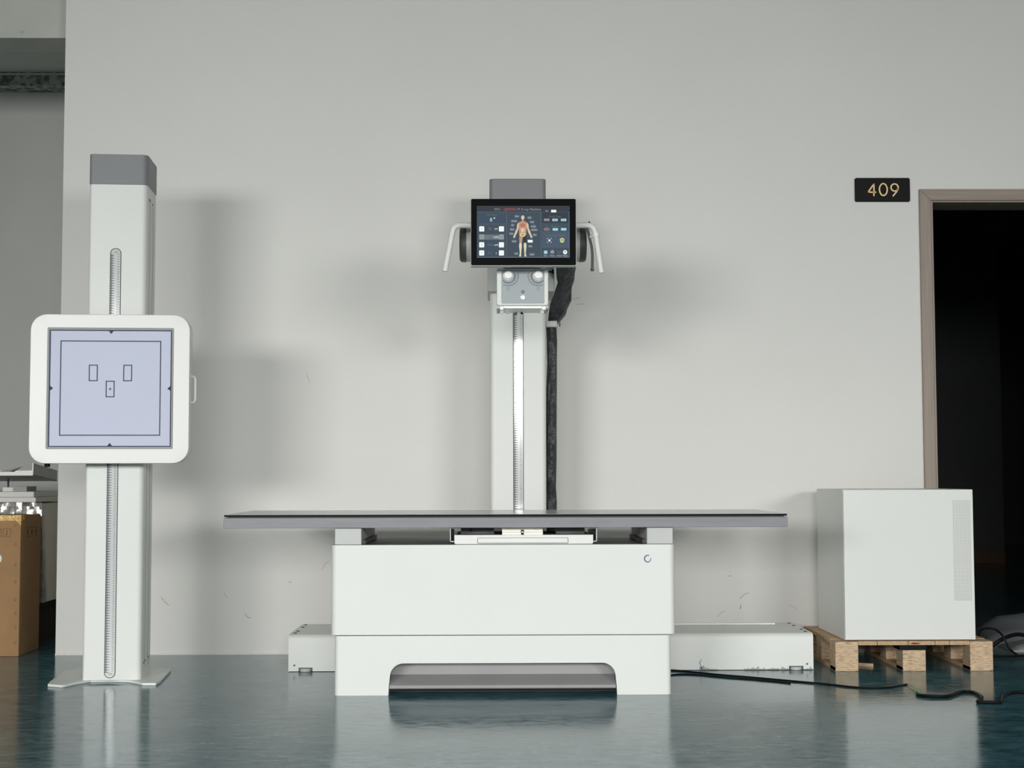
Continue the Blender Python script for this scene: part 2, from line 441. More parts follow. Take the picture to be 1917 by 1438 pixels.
# concrete beam in line with the wall, and the recess ceiling behind it
zb = PZ(71, YW + 0.08, 60); yb = (zb - CAM_H) / (PZ(98, 1.0, 60) - CAM_H)
b = MB().box(ROOM_L, XW0 - 0.002, YW + 0.08, yb, zb, CEIL, M['concrete'])
q = P(41, 60, YW + 0.08); flat(b, ell(q.x, q.z, 0.010, 0.008), YW + 0.079, M['scuff'])
struct(b.build('trim_1', bevel=0.006), 'pale concrete beam across the top of the left recess', 'beam')
zc = 3.12; yc = (zc - CAM_H) / (PZ(135, 1.0, 60) - CAM_H)
struct(MB().box(ROOM_L, XW0 + 0.0, yb, YR, zc, zc + 0.1, M['wall_grey']).build('ceiling_recess'))
zs = PZ(160, yc, 60)
s_ = MB().box(ROOM_L, XW0 + 0.0, yc, YR - 0.001, zs, zc, M['strip'])
s_.box(ROOM_L, XW0, yc - 0.004, yc + 0.02, PZ(137, yc, 60) - 0.012, PZ(137, yc, 60), M['wall_grey'])
struct(s_.build('trim_2'), 'dark crumbly plaster strip above the recess wall', 'trim')

# hall walls behind and beside the camera
struct(MB().box(ROOM_L - 0.2, ROOM_L, ROOM_F - 0.2, YR + 0.2, 0, 3.8, M['wall']).build('wall_left'))
struct(MB().box(ROOM_R, ROOM_R + 0.2, ROOM_F - 0.2, YW + 0.2, 0, CEIL, M['wall']).build('wall_right'))
f = MB(); xs = [ROOM_L]
for (wx, wz, ww, wh, pw) in WINDOWS: xs += [wx - ww / 2, wx + ww / 2]
xs.append(ROOM_R)
wz0, wz1 = WINDOWS[0][1] - WINDOWS[0][3] / 2, WINDOWS[0][1] + WINDOWS[0][3] / 2
for i in range(0, len(xs), 2): f.box(xs[i], xs[i + 1], ROOM_F - 0.2, ROOM_F, 0, CEIL, M['wall'])
for i in range(1, len(xs) - 1, 2):
    f.box(xs[i], xs[i + 1], ROOM_F - 0.2, ROOM_F, 0, wz0, M['wall']); f.box(xs[i], xs[i + 1], ROOM_F - 0.2, ROOM_F, wz1, CEIL, M['wall'])
struct(f.build('wall_front'))
for n_, (wx, wz, ww, wh, pw) in enumerate(WINDOWS):
    g = MB(); t = 0.06
    g.frame([(wx - ww / 2, wz - wh / 2), (wx + ww / 2, wz - wh / 2), (wx + ww / 2, wz + wh / 2), (wx - ww / 2, wz + wh / 2)],
            [(wx - ww / 2 + t, wz - wh / 2 + t), (wx + ww / 2 - t, wz - wh / 2 + t), (wx + ww / 2 - t, wz + wh / 2 - t), (wx - ww / 2 + t, wz + wh / 2 - t)], 'y', ROOM_F - 0.15, ROOM_F - 0.08, M['white'])
    g.box(wx - 0.03, wx + 0.03, ROOM_F - 0.14, ROOM_F - 0.09, wz - wh / 2, wz + wh / 2, M['white'])
    struct(g.build('window_%d' % (n_ + 1)))

# door opening: frame and dark room beyond
dr = MB()
x0, x1, z1 = DOOR_X0, DOOR_X1, DOOR_Z
dr.prism([(x0 - FR, 0), (x0, 0), (x0, z1), (x0 - FR, z1 + FR)], 'y', YW - 0.016, YW + 0.01, M['door_wood'])
dr.prism([(x1 + FR, 0), (x1, 0), (x1, z1), (x1 + FR, z1 + FR)], 'y', YW - 0.016, YW + 0.01, M['door_wood'])
dr.prism([(x0 - FR, z1 + FR), (x0, z1), (x1, z1), (x1 + FR, z1 + FR)], 'y', YW - 0.016, YW + 0.01, M['door_head'])
dr.frame([(x0, -0.001), (x1, -0.001), (x1, z1), (x0, z1)], [(x0 + 0.012, -0.001), (x1 - 0.012, -0.001), (x1 - 0.012, z1 - 0.008), (x0 + 0.012, z1 - 0.008)], 'y', YW - 0.006, YW + 0.2, M['door_wood'])
struct(dr.build('door_1', bevel=0.002, seg=1), 'open doorway with a grey-brown wooden frame at the right', 'door')
YD = 13.5; XD = PX(1877, YD)
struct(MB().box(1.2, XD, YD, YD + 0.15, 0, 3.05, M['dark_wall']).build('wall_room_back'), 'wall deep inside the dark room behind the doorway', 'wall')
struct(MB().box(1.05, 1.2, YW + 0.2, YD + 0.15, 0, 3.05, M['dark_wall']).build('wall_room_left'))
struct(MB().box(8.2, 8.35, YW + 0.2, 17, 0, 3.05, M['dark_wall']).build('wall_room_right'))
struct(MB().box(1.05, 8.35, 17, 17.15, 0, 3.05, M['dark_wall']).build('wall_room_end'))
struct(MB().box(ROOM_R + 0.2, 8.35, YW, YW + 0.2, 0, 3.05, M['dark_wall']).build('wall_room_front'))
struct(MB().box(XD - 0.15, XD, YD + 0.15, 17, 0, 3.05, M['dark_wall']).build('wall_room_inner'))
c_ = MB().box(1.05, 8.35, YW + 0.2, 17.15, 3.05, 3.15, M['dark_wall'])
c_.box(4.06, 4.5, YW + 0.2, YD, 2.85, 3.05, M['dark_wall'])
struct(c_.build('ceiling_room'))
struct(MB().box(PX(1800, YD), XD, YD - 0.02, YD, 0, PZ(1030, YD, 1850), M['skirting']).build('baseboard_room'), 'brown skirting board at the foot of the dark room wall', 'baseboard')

# ------------------------------------------------------------------ door number sign
Y = YW - 0.012
c = P(1652, 355, Y); sg = thing('door_sign', 'small black wall plate reading 409 in gold numerals left of the doorway', 'sign', (c.x, YW, c.z))
a, b_ = P(1600.5, 333, Y), P(1704, 377.5, Y)
MB((c.x, YW, c.z)).prism(rrect(a.x, b_.x, b_.z, a.z, 0.008), 'y', Y, YW, M['sign_black']).build('plate', sg, bevel=0.0012, seg=1)
def sp_(cx, cy): 
    q = P(1580 + cx / 5.688, 310 + cy / 5.688, Y); return (q.x, q.z)
for dg_, draw in (('4', 1), ('0', 2), ('9', 3)):
    g = MB((c.x, YW, c.z)); wd = 0.006
    if dg_ == '4':
        stroke(g, [sp_(318, 322), sp_(318, 198)], wd, Y - 0.002, M['gold'], 0.0022)
        stroke(g, [sp_(316, 198), sp_(256, 284)], wd, Y - 0.002, M['gold'], 0.0022)
        stroke(g, [sp_(256, 284), sp_(338, 284)], wd, Y - 0.002, M['gold'], 0.0022)
    elif dg_ == '0':
        o1, i1 = sp_(370, 255), sp_(466, 255); ctr = sp_(418, 256); rx = (i1[0] - o1[0]) / 2; rz = (sp_(0, 186)[1] - sp_(0, 326)[1]) / 2
        g.frame(ell(ctr[0], ctr[1], rx, rz, 36), ell(ctr[0], ctr[1], rx - wd, rz - wd, 36), 'y', Y - 0.002, Y + 0.0002, M['gold'])
    else:
        ctr = sp_(538, 234); rr = (sp_(583, 0)[0] - sp_(493, 0)[0]) / 2
        g.frame(ell(ctr[0], ctr[1], rr, rr, 36), ell(ctr[0], ctr[1], rr - wd, rr - wd, 36), 'y', Y - 0.002, Y + 0.0002, M['gold'])
        stroke(g, [sp_(577, 246), sp_(572, 262), sp_(522, 325)], wd, Y - 0.002, M['gold'], 0.0022)
    g.build('numeral', sg)

# ------------------------------------------------------------------ ruler shared by both columns
def ruler(parent, org, x0, x1, z0, z1, Y, rounded, n0, name='ruler', line_left=True):
    """steel scale with mm ticks at its left edge and a centimetre number column at its right"""
    wd = x1 - x0; r = wd / 2 if rounded else 0.001
    rb = MB(org).prism(rrect(x0, x1, z0, z1, r, 8), 'y', Y - 0.0012, Y, M['ruler']).build(name, parent)
    ik = MB(org); t = 0.0022
    ik.frame(rrect(x0 - 0.0005, x1 + 0.0005, z0 - 0.0005, z1 + 0.0005, r, 8), rrect(x0 + t, x1 - t, z0 + t, z1 - t, max(r - t, 0.0005), 8), 'y', Y - 0.0018, Y - 0.0001, M['ink'])
    za, zt = (z0 + r, z1 - r) if rounded else (z0 + 0.002, z1 - 0.002)
    n = int((zt - za) / 0.01)
    for i in range(n * 5):
        z = za + i * 0.002
        ln, th = (0.36, 0.0022) if i % 5 == 0 else (0.17, 0.0011)
        ik.add([(x0 + 0.002, Y - 0.0015, z), (x0 + wd * (0.05 + ln), Y - 0.0015, z), (x0 + wd * (0.05 + ln), Y - 0.0015, z + th), (x0 + 0.002, Y - 0.0015, z + th)], [(0, 1, 2, 3)], M['ink'])
    num = '\n'.join(str(n0 + n - i) for i in range(n))
    put_text(ik, num, 0.0082, x0 + wd * 0.74, Y - 0.0015, za + n * 0.01 - 0.006, M['ink'], 'CENTER', 0.01 / 0.0082, 0.85)
    if rounded:
        put_text(ik, 'CM', 0.011, (x0 + x1) / 2, Y - 0.0015, z1 - r * 0.95, M['ink'], 'CENTER')
        put_text(ik, 'CM', 0.011, (x0 + x1) / 2, Y - 0.0015, z0 + r * 0.55, M['ink'], 'CENTER')
    ik.build('scale_print', rb)
    return rb

# ================================================================== CHEST STAND (left)
YC = 5.86
ca, cb = PX(155.5, YC, 1265), PX(262, YC, 1265)
ctr = Vector(((ca + cb) / 2, YC, 0))
RZ = 0.075
st = thing('chest_stand', 'white upright x-ray detector stand with grey cap at the left', 'x-ray stand', ctr, RZ)
hw = (cb - ca) / 2 + 0.002
X0, X1 = ctr.x - hw, ctr.x + hw
zt, zc_ = PZ(289, YC, 220), PZ(345.5, YC, 220)
D = 0.23
# base plate outline, read on the floor, then turned back into the stand's own frame
Rm = Matrix.Rotation(-RZ, 3, 'Z')
def back(v): return ctr + Rm @ (Vector((v[0], v[1], 0)) - ctr)
pp = [(89, 1286), (93, 1281), (122, 1260), (140, 1258), (258, 1257), (314, 1256.5), (320, 1258), (300, 1280), (292, 1284), (266, 1284), (256, 1281.5), (240, 1278.5), (205, 1277), (170, 1278), (140, 1283), (124, 1287), (115, 1288)]
bp_ = [back(PF(*p)) for p in pp]
MB(ctr).prism([(v.x, v.y) for v in bp_], 'z', 0.0, 0.011, M['white']).build('base_plate', st, bevel=0.003)
col = MB(ctr).prism(rrect(X0, X1, YC, YC + D, (0.012, 0.022, 0.004, 0.004), 6), 'z', 0.011, zc_, M['white'])
cl = col.build('column', st)
sd = MB(ctr)
for (yy, tt) in ((YC + 0.075, 0.004), (YC + 0.155, 0.003)):
    sd.box(X1 - 0.0005, X1 + 0.0012, yy, yy + tt, 0.05, zc_ - 0.06, M['mid_grey'])
for (yy, zz) in ((YC + 0.055, zc_ - 0.05), (YC + 0.075, zc_ - 0.053), (YC + 0.14, zc_ - 0.055), (YC + 0.06, 0.07), (YC + 0.09, 0.075), (YC + 0.17, 0.08)):
    sd.lathe([(0.0045, 0), (0.0045, 0.0015)], (X1, yy, zz), 'x', M['black'], 10)
sd.build('side_seam', cl)
MB(ctr).prism(rrect(X0 - 0.002, X1 + 0.002, YC - 0.002, YC + D + 0.002, (0.014, 0.024, 0.005, 0.005), 6), 'z', zc_, zt, M['cap_grey']).build('column_cap', cl, bevel=0.003)
ra, rb_ = P(206.3, 520, YC - 0.001), P(226, 520, YC - 0.001)
lean = 0
ruler(cl, ctr, ra.x, rb_.x, PZ(1269.5, YC, 210), PZ(465, YC, 216), YC - 0.0005, True, 10)
# detector head
YH = YC - 0.125; YB = YC - 0.001
a = P(53.5, 728, YH); b_ = P(348, 728, YH); zt_, zb_ = PZ(588.5, YH, 200), PZ(868, YH, 200)
det = MB(ctr)
i0, i1 = P(85.5, 728, YH).x, P(317.5, 728, YH).x; iz1, iz0 = PZ(614.5, YH, 200), PZ(840, YH, 200)
det.frame(rrect(a.x, b_.x, zb_, zt_, 0.062, 8), rrect(i0, i1, iz0, iz1, 0.002, 8), 'y', YH, YH + 0.07, M['white_gloss'])
det.prism(rrect(a.x + 0.001, b_.x - 0.001, zb_ + 0.001, zt_ - 0.001, 0.06, 8), 'y', YH + 0.02, YH + 0.088, M['light_grey'])
dt = det.build('detector_housing', st, bevel=0.004)
MB(ctr).box(X0 + 0.03, X1 - 0.03, YH + 0.08, YB, zb_ + 0.12, zt_ - 0.12, M['mid_grey']).build('carriage', st)
bd = MB(ctr).frame([(i0, iz0), (i1, iz0), (i1, iz1), (i0, iz1)], [(i0 + 0.005, iz0 + 0.005), (i1 - 0.005, iz0 + 0.005), (i1 - 0.005, iz1 - 0.005), (i0 + 0.005, iz1 - 0.005)], 'y', YH + 0.001, YH + 0.02, M['mid_grey']).build('metal_border', dt)
pn = MB(ctr).box(i0, i1, YH + 0.006, YH + 0.021, iz0, iz1, M['panel_blue'])
pn = pn.build('detector_panel', dt)
YP = YH + 0.0052
g = MB(ctr)
S2 = 4.2297
def dp(cx, cy):
    q = P(30 + cx / S2, 560 + cy / S2, YH); return (q.x, q.z)
def rect_line(p0, p1, w):
    (xa, za), (xb, zb2) = p0, p1
    h = w
    g.frame([(xa, zb2), (xb, zb2), (xb, za), (xa, za)], [(xa + h, zb2 + h), (xb - h, zb2 + h), (xb - h, za - h), (xa + h, za - h)], 'y', YP, YP + 0.0008, M['line_grey'])
rect_line((i0 + 0.0065, iz1 - 0.0065), (i1 - 0.0065, iz0 + 0.0065), 0.0042)
cxm, czm = (i0 + i1) / 2, (iz0 + iz1) / 2
u = (i1 - i0) / 232.0
rect_line((cxm - 93 * u, czm + 90 * u), (cxm + 93 * u, czm - 89 * u), 0.0038)
for (ox, oz) in ((-32, 29), (31.5, 29), (-0.5, -1.2)):
    rect_line((cxm + (ox - 8.2) * u, czm + (oz + 15.5) * u), (cxm + (ox + 8.2) * u, czm + (oz - 15.5) * u), 0.0036)
flat(g, ell(cxm - 0.5 * u, czm - 1.2 * u, 1.6 * u, 1.6 * u, 12), YP, M['line_grey'], 0.0008)
stroke(g, [(cxm - 3.5 * u, czm - 1.2 * u), (cxm + 2.5 * u, czm - 1.2 * u)], 0.0008, YP, M['line_grey'], 0.0008)
stroke(g, [(cxm - 0.5 * u, czm - 4.2 * u), (cxm - 0.5 * u, czm + 1.8 * u)], 0.0008, YP, M['line_grey'], 0.0008)
t = 5 * u; e = 0.009
flat(g, [(cxm - t, iz1 - e), (cxm + t, iz1 - e), (cxm, iz1 - e - 6.5 * u)], YP, M['line_grey'], 0.0008)
flat(g, [(cxm - t, iz0 + e), (cxm + t, iz0 + e), (cxm, iz0 + e + 6.5 * u)], YP, M['line_grey'], 0.0008)
flat(g, [(i0 + e, czm - t), (i0 + e, czm + t), (i0 + e + 6.5 * u, czm)], YP, M['line_grey'], 0.0008)
flat(g, [(i1 - e, czm - t), (i1 - e, czm + t), (i1 - e - 6.5 * u, czm)], YP, M['line_grey'], 0.0008)
g.build('panel_print', dt)
# D handle at the right of the housing
yh = YH + 0.05
hz1, hz0 = PZ(704, yh, 355), PZ(753, yh, 355); hx = P(361, 728, yh).x; hx0 = b_.x - 0.004
hp = [(hx0, yh, hz1), (hx - 0.011, yh, hz1), (hx - 0.003, yh, hz1 - 0.003), (hx, yh, hz1 - 0.012), (hx, yh, hz0 + 0.012), (hx - 0.003, yh, hz0 + 0.003), (hx - 0.011, yh, hz0), (hx0, yh, hz0)]
MB(ctr).tube(hp, 0.0046, M['white'], 10).build('handle', dt)
kx = P(88, 872, YH + 0.05)
MB(ctr).lathe([(0.006, -0.012), (0.011, -0.010), (0.011, 0), (0.004, 0.002)], (kx.x, YH + 0.05, zb_ - 0.001), 'z', M['black'], 16).build('lock_knob', dt)

# ================================================================== X-RAY TABLE
YT = 5.50
tl, tr = PX(626, YT, 1240), PX(1256.5, YT, 1240)
tc_ = Vector(((tl + tr) / 2, YT + 0.3, 0))
tb = thing('x_ray_table', 'long white x-ray table with grey aluminium-edged top in the middle', 'x-ray table', tc_)
z_mid = PZ(1190, YT, 958)
cutl, cutr, cutz = PX(728, YT, 1290), PX(1154.5, YT, 1290), PZ(1241.5, YT, 958)
lb = MB(tc_)
r = 0.05
def cut_profile(): 
    pts = [(tl, 0.0), (cutl - 0.002, 0.0)]
    pts += [(cutl, 0.035)]
    for i in range(9):
        a = PI - (PI / 2) * i / 8
        pts.append((cutl + 0.003 + r + r * math.cos(a), cutz - r + r * math.sin(a)))
    for i in range(9):
        a = PI / 2 - (PI / 2) * i / 8
        pts.append((cutr - 0.003 - r + r * math.cos(a), cutz - r + r * math.sin(a)))
    pts += [(cutr, 0.035), (cutr + 0.002, 0.0), (tr, 0.0), (tr, z_mid), (tl, z_mid)]
    return pts
lb.prism(cut_profile(), 'y', YT, YT + 0.03, M['white'])
# rounded outer corners of the foot shell
for (xa, xb, rr) in ((tl, tl + 0.06, (0.02, 0, 0, 0.02)), (tr - 0.06, tr, (0, 0.02, 0.02, 0))):
    pass
lb.box(tl, tl + 0.02, YT + 0.03, YT + 0.58, 0, z_mid, M['white'])
lb.box(tr - 0.02, tr, YT + 0.03, YT + 0.58, 0, z_mid, M['white'])
lb.box(tl, tr, YT + 0.56, YT + 0.58, 0, z_mid, M['white'])
lb.box(tl + 0.02, tr - 0.02, YT + 0.03, YT + 0.56, z_mid - 0.02, z_mid, M['white'])
lbo = lb.build('lower_base', tb)
# bevel the shell's front vertical corners
bm = bmesh.new(); bm.from_mesh(lbo.data)
es = [e for e in bm.edges if abs(e.verts[0].co.y - e.verts[1].co.y) < 1e-6 and abs(e.verts[0].co.x - e.verts[1].co.x) < 1e-6
      and e.verts[0].co.y < YT + 0.001 - tc_.y and (abs(abs(e.verts[0].co.x) - (tr - tl) / 2) < 1e-4)]
bmesh.ops.bevel(bm, geom=es, offset=0.018, segments=5, affect='EDGES', profile=0.5)
for e in bm.edges: e.smooth = not (len(e.link_faces) == 2 and e.calc_face_angle(0) > 0.5)
bm.to_mesh(lbo.data); bm.free()
# recessed grey bay and pedal bar
ry = YT + 0.035
MB(tc_).box(cutl - 0.03, cutr + 0.03, ry + 0.06, ry + 0.07, 0.0, cutz + 0.02, M['recess_grey']).build('recess_panel', tb)
zp1, zp2, zp3 = PZ(1271, ry, 940), PZ(1279.5, ry, 940), PZ(1288, ry, 940)
pb = MB(tc_)
pb.prism([(YT + 0.012, zp3), (YT + 0.006, zp3 + 0.004), (YT + 0.006, zp2 - 0.003), (YT + 0.012, zp2 + 0.001), (ry + 0.062, zp1 + 0.01), (ry + 0.062, zp3)], 'x', cutl + 0.002, cutr - 0.002, M['recess_grey'])
pb.box(cutl + 0.002, cutr - 0.002, YT + 0.02, ry + 0.06, zp3 - 0.008, zp3, M['black'])
pb.build('foot_pedal_bar', tb)
# upper shroud
YS = YT - 0.006
sl, sr = PX(619.5, YS, 1100), PX(1264, YS, 1100); z_s0, z_s1 = PZ(1189, YS, 958), PZ(1019.5, YS, 958)
up = MB(tc_)
prof = rrect(sl, sr, YS, YT + 0.59, (0.022, 0.022, 0.01, 0.01), 6)
prof_in = rrect(sl + 0.02, sr - 0.02, YS + 0.02, YT + 0.57, (0.01, 0.01, 0.005, 0.005), 6)
up.frame(prof, prof_in, 'z', z_s0, z_s1, M['white'])
up.prism(prof_in, 'z', z_s1 - 0.02, z_s1 - 0.004, M['mid_grey'])
us = up.build('upper_shroud', tb, bevel=0.004)
q = P(1212.2, 1046, YS)
lg = MB(tc_)
n = 30; a0, a1 = math.radians(10), math.radians(310)
ro, ri = 0.0132, 0.0098
A = [math.radians(62) + (math.radians(310)) * i / n for i in range(n + 1)]
pts = [(q.x + ro * math.cos(t), q.z + ro * 1.08 * math.sin(t)) for t in A] 
inn = [(q.x + 0.0008 + ri * math.cos(t), q.z + ri * 1.08 * math.sin(t)) for t in A]
for i in range(n):
    lg.prism([pts[i], pts[i + 1], inn[i + 1], inn[i]], 'y', YS - 0.0012, YS, M['logo'])
lg.build('round_logo', us)
# cross rails under the top, in depth
YTop = YT - 0.03
rz1, rz0 = PZ(986, YTop + 0.02, 958), z_s1
for (pa, pb_) in ((627, 676.5), (1211, 1259.5)):
    xa, xb = PX(pa, YTop + 0.02, 1000), PX(pb_, YTop + 0.02, 1000)
    m_ = MB(tc_).box(xa, xb, YTop + 0.02, YTop + 0.64, rz0 + 0.001, rz1, M['light_grey'])
    cr = m_.build('cross_rail', tb, bevel=0.0015, seg=1)
    inner = xb if pa < 900 else xa
    s_ = 1 if pa < 900 else -1
    MB(tc_).box(inner, inner + s_ * 0.012, YTop + 0.06, YTop + 0.6, rz0 + 0.001, rz0 + 0.016, M['dark_grey']).build('slide_track', cr)
# tabletop
ta, tb2 = PX(418.5, YTop, 975), PX(1474.5, YTop, 975)
tz0, tz1 = PZ(988, YTop, 958), PZ(969, YTop, 958)
DT = 0.67
rail = MB(tc_)
for (xa, xb, ya, yb2) in ((ta, tb2, YTop, YTop + 0.03), (ta, tb2, YTop + DT - 0.03, YTop + DT), (ta, ta + 0.03, YTop + 0.03, YTop + DT - 0.03), (tb2 - 0.03, tb2, YTop + 0.03, YTop + DT - 0.03)):
    rail.box(xa, xb, ya, yb2, tz0, tz1, M['aluminium'])
rail.box(ta + 0.03, tb2 - 0.03, YTop + 0.03, YTop + DT - 0.03, tz1 - 0.008, tz1 - 0.002, M['dark_grey'])
rail.build('edge_rail', tb, bevel=0.001, seg=1)
zz2 = PZ(962.6, YTop, 958)
MB(tc_).box(ta + 0.012, tb2 - 0.012, YTop + 0.010, YTop + DT - 0.012, tz1 - 0.001, zz2 - 0.0086, M['dark_grey']).build('core_board', tb)
tp = MB(tc_).box(ta + 0.002, tb2 - 0.002, YTop + 0.001, YTop + DT - 0.001, zz2 - 0.0085, zz2 - 0.0007, M['black'])
tp.build('tabletop', tb)
MB(tc_).box(ta + 0.002, tb2 - 0.002, YTop + 0.0005, YTop + DT - 0.0005, zz2 - 0.0007, zz2, M['top_panel']).build('laminate_surface', tb)
# bucky tray hanging under the top
YTr = YTop + 0.03
t0, t1 = PX(850.5, YTr, 1010), PX(1110.5, YTr, 1010)
zt0, zt1 = PZ(1018.6, YTr, 958), PZ(1001.5, YTr, 958)
tr_ = MB(tc_)
tr_.prism(rrect(t0, t1, zt0, zt1, (0.006, 0.006, 0.001, 0.001), 4), 'y', YTr, YTr + 0.012, M['white_gloss'])
tr_.box(t0 + 0.004, t1 - 0.004, YTr + 0.012, YTr + 0.45, zt0 + 0.004, zt1 - 0.003, M['mid_grey'])
tro = tr_.build('cassette_tray', tb, bevel=0.001, seg=1)
h0, h1 = PX(894.5, YTr, 1010), PX(1063, YTr, 1010)
MB(tc_).prism(rrect(h0 - 0.002, h1 + 0.002, PZ(1017.5, YTr), PZ(1006.5, YTr), 0.004, 4), 'y', YTr - 0.0015, YTr, M['mid_grey']).build('handle_shadow_gap', tro)
MB(tc_).prism(rrect(h0, h1, PZ(1016.4, YTr), PZ(1007.2, YTr), 0.004, 4), 'y', YTr - 0.009, YTr - 0.001, M['white_gloss']).build('tray_handle', tro, bevel=0.002)
cl_ = MB(tc_)
yc1 = YTr + 0.05
c0, c1 = PX(940, yc1, 990), PX(1016, yc1, 990)
cl_.box(c0, c1, yc1, yc1 + 0.03, PZ(996, yc1), PZ(986.5, yc1), M['steel'])
cl_.box(c0, c1, yc1 - 0.005, yc1 + 0.03, zt1 - 0.004, PZ(996, yc1) - 0.001, M['steel'])
cm = (c0 + c1) / 2
cl_.box(cm - 0.005, cm + 0.005, yc1 - 0.009, yc1, zt1 - 0.003, PZ(992, yc1), M['black'])
cl_.lathe([(0.0028, -0.013), (0.0028, 0)], (cm, yc1, PZ(996, yc1)), 'y', M['steel'], 10)
cl_.build('cassette_clamp', tro)
mk = MB(tc_)
q = P(881, 992, YTr + 0.2)
mk.box(t0 + 0.02, c0 - 0.03, YTr + 0.19, YTr + 0.2, zt1 - 0.004, PZ(986.5, YTr + 0.2), M['mid_grey'])
put_text(mk, 'A', 0.016, q.x, YTr + 0.189, q.z - 0.006, M['black'], 'CENTER')
mk.build('tray_back_stop', tro)
mk = MB(tc_)
mk.box(c1 + 0.055, t1 - 0.02, YTr + 0.19, YTr + 0.2, zt1 - 0.004, PZ(986.5, YTr + 0.2), M['mid_grey'])
mk.build('tray_back_stop', tro)
for sgn, (ca_, cb_) in ((1, (842.5, 862)), (-1, (1117.5, 1098))):
    xa, xb = PX(ca_, YTr, 1000), PX(cb_, YTr, 1000)
    za, zb3 = PZ(1014.5, YTr), PZ(988.5, YTr); t = 0.0025
    ch = MB(tc_)
    ch.box(xa, xa + sgn * t, YTr + 0.004, YTr + 0.5, za, zb3, M['white_gloss'])
    ch.box(xa, xb, YTr + 0.004, YTr + 0.5, zb3 - t, zb3, M['white_gloss'])
    ch.box(xa, xa + sgn * 0.014, YTr + 0.004, YTr + 0.5, za, za + t, M['white_gloss'])
    ch.box(xa + sgn * t, xa + sgn * 0.014, YTr + 0.02, YTr + 0.03, za + t, zb3 - t, M['black'])
    ch.box(xa + sgn * 0.001, xa + sgn * 0.03, YTr + 0.03, YTr + 0.5, zb3, rz1 + 0.004, M['black'])
    ch.build('tray_channel', tb)

# ================================================================== TUBE STAND (centre)
YF = 6.167; ZR = PZ(1187, YF, 1000)
r0, r1 = PX(540, YF, 1220), PX(1522.5, YF, 1220)
oc = Vector(((r0 + r1) / 2, YF + 0.22, 0))
ts = thing('x_ray_tube_stand', 'white x-ray tube column with touchscreen on a long floor rail behind the table', 'x-ray machine', oc)
rl = MB(oc)
rp_ = [(YF, 0.002), (YF, ZR - 0.02)] + [(YF + 0.02 - 0.02 * math.cos(a), ZR - 0.02 + 0.02 * math.sin(a)) for a in [PI / 2 * i / 6 for i in range(1, 7)]] + [(YF + 0.44, ZR), (YF + 0.44, 0.002)]
rl.prism(rp_, 'x', r0, r1, M['white'])
for (px, py) in ((551, 1246), (1511, 1243)):
    q = P(px, py, YF); rl.lathe([(0.004, -0.001), (0.004, 0.0)], (q.x, YF, q.z), 'y', M['dark_grey'], 12)
for i, yy in enumerate((0.06, 0.14, 0.3, 0.4)):
    rl.lathe([(0.007, 0), (0.007, 0.002)], (r0 + 0.02, YF + yy, ZR), 'z', M['black'], 10)
    rl.lathe([(0.007, 0), (0.007, 0.002)], (r1 - 0.02, YF + yy, ZR), 'z', M['black'], 10)
rl.box(r1 - 0.62, r1 - 0.09, YF + 0.36, YF + 0.372, ZR, ZR + 0.006, M['white'])
rail_o = rl.build('floor_rail', ts)
# dirt along the lower edge
rt = MB(oc)
for (pa, pb_, h) in ((1309, 1322, 9), (1322, 1345, 3), (1393, 1412, 4), (1412, 1432, 6), (1432, 1460, 3), (1462, 1480, 5), (1498, 1521, 6)):
    n = 10; xs_ = [PX(pa + (pb_ - pa) * i / n, YF, 1248) for i in range(n + 1)]
    tops = [(x, 0.003 + random.random() * h / 449.0) for x in xs_]
    rt = MB(oc); rt.prism([(xs_[0], 0.002)] + tops + [(xs_[-1], 0.002)], 'y', YF - 0.0006, YF, M['scuff']); rt.build('dirt_stain', rail_o)
rt = MB(oc)
stroke(rt, [(PX(1314, YF, 1240), 0.006), (PX(1310, YF, 1240), 0.03), (PX(1313, YF, 1240), 0.045)], 0.004, YF - 0.0006, M['scuff'])
rt.build('dirt_stain', rail_o)
for (pa, pb_) in ((560, 584), (1478, 1503)):
    xa, xb = PX(pa, YF, 1250), PX(pb_, YF, 1250); cx = (xa + xb) / 2
    ft = MB(oc)
    ft.box(xa - 0.002, xb + 0.002, YF - 0.0008, YF, 0.002, 0.017, M['dark_grey'])
    ft.lathe([(0.022, 0.0005), (0.024, 0.002), (0.024, 0.011), (0.021, 0.0135)], (cx, YF + 0.008, 0.0), 'z', M['light_grey'], 24)
    ft.build('levelling_foot', rail_o)
# column
YK = 6.27
k0, k1 = PX(917.5, YK, 760), PX(1022.5, YK, 760)
kt, kc = PZ(334.5, YK, 970), PZ(371, YK, 970)
KD = 0.26
cm = MB(oc)
cm.prism(rrect(k0, k1, YK, YK + KD, (0.02, 0.02, 0.006, 0.006), 6), 'z', ZR, kc - 0.02, M['white'])
co = cm.build('column', ts)
MB(oc).prism(rrect(k0 - 0.002, k1 + 0.002, YK - 0.002, YK + KD + 0.002, (0.02, 0.02, 0.006, 0.006), 6), 'z', kc - 0.02, kt, M['cap_grey']).build('column_cap', co, bevel=0.004)
u0, u1 = PX(961, YK, 800), PX(980, YK, 800)
ruler(co, oc, u0, u1, ZR + 0.02, PZ(566, YK), YK - 0.0005, False, 10)
# carriage around the column and arm to the tube head
YG = YK - 0.07
ca2 = MB(oc)
ca2.prism(rrect(PX(912.5, YG, 450), PX(1038, YG, 450), YG, YK + KD + 0.03, 0.008, 4), 'z', PZ(545, YG, 920), PZ(378, YG, 920), M['light_grey'])
cao = ca2.build('carriage', ts, bevel=0.002)
YU = 5.66                                    # axis of the x-ray tube
q0 = P(979, 458, YU)
MB(oc).box(q0.x - 0.06, q0.x + 0.06, YU + 0.02, YG + 0.005, q0.z - 0.055, q0.z + 0.055, M['light_grey']).build('support_arm', cao, bevel=0.006)
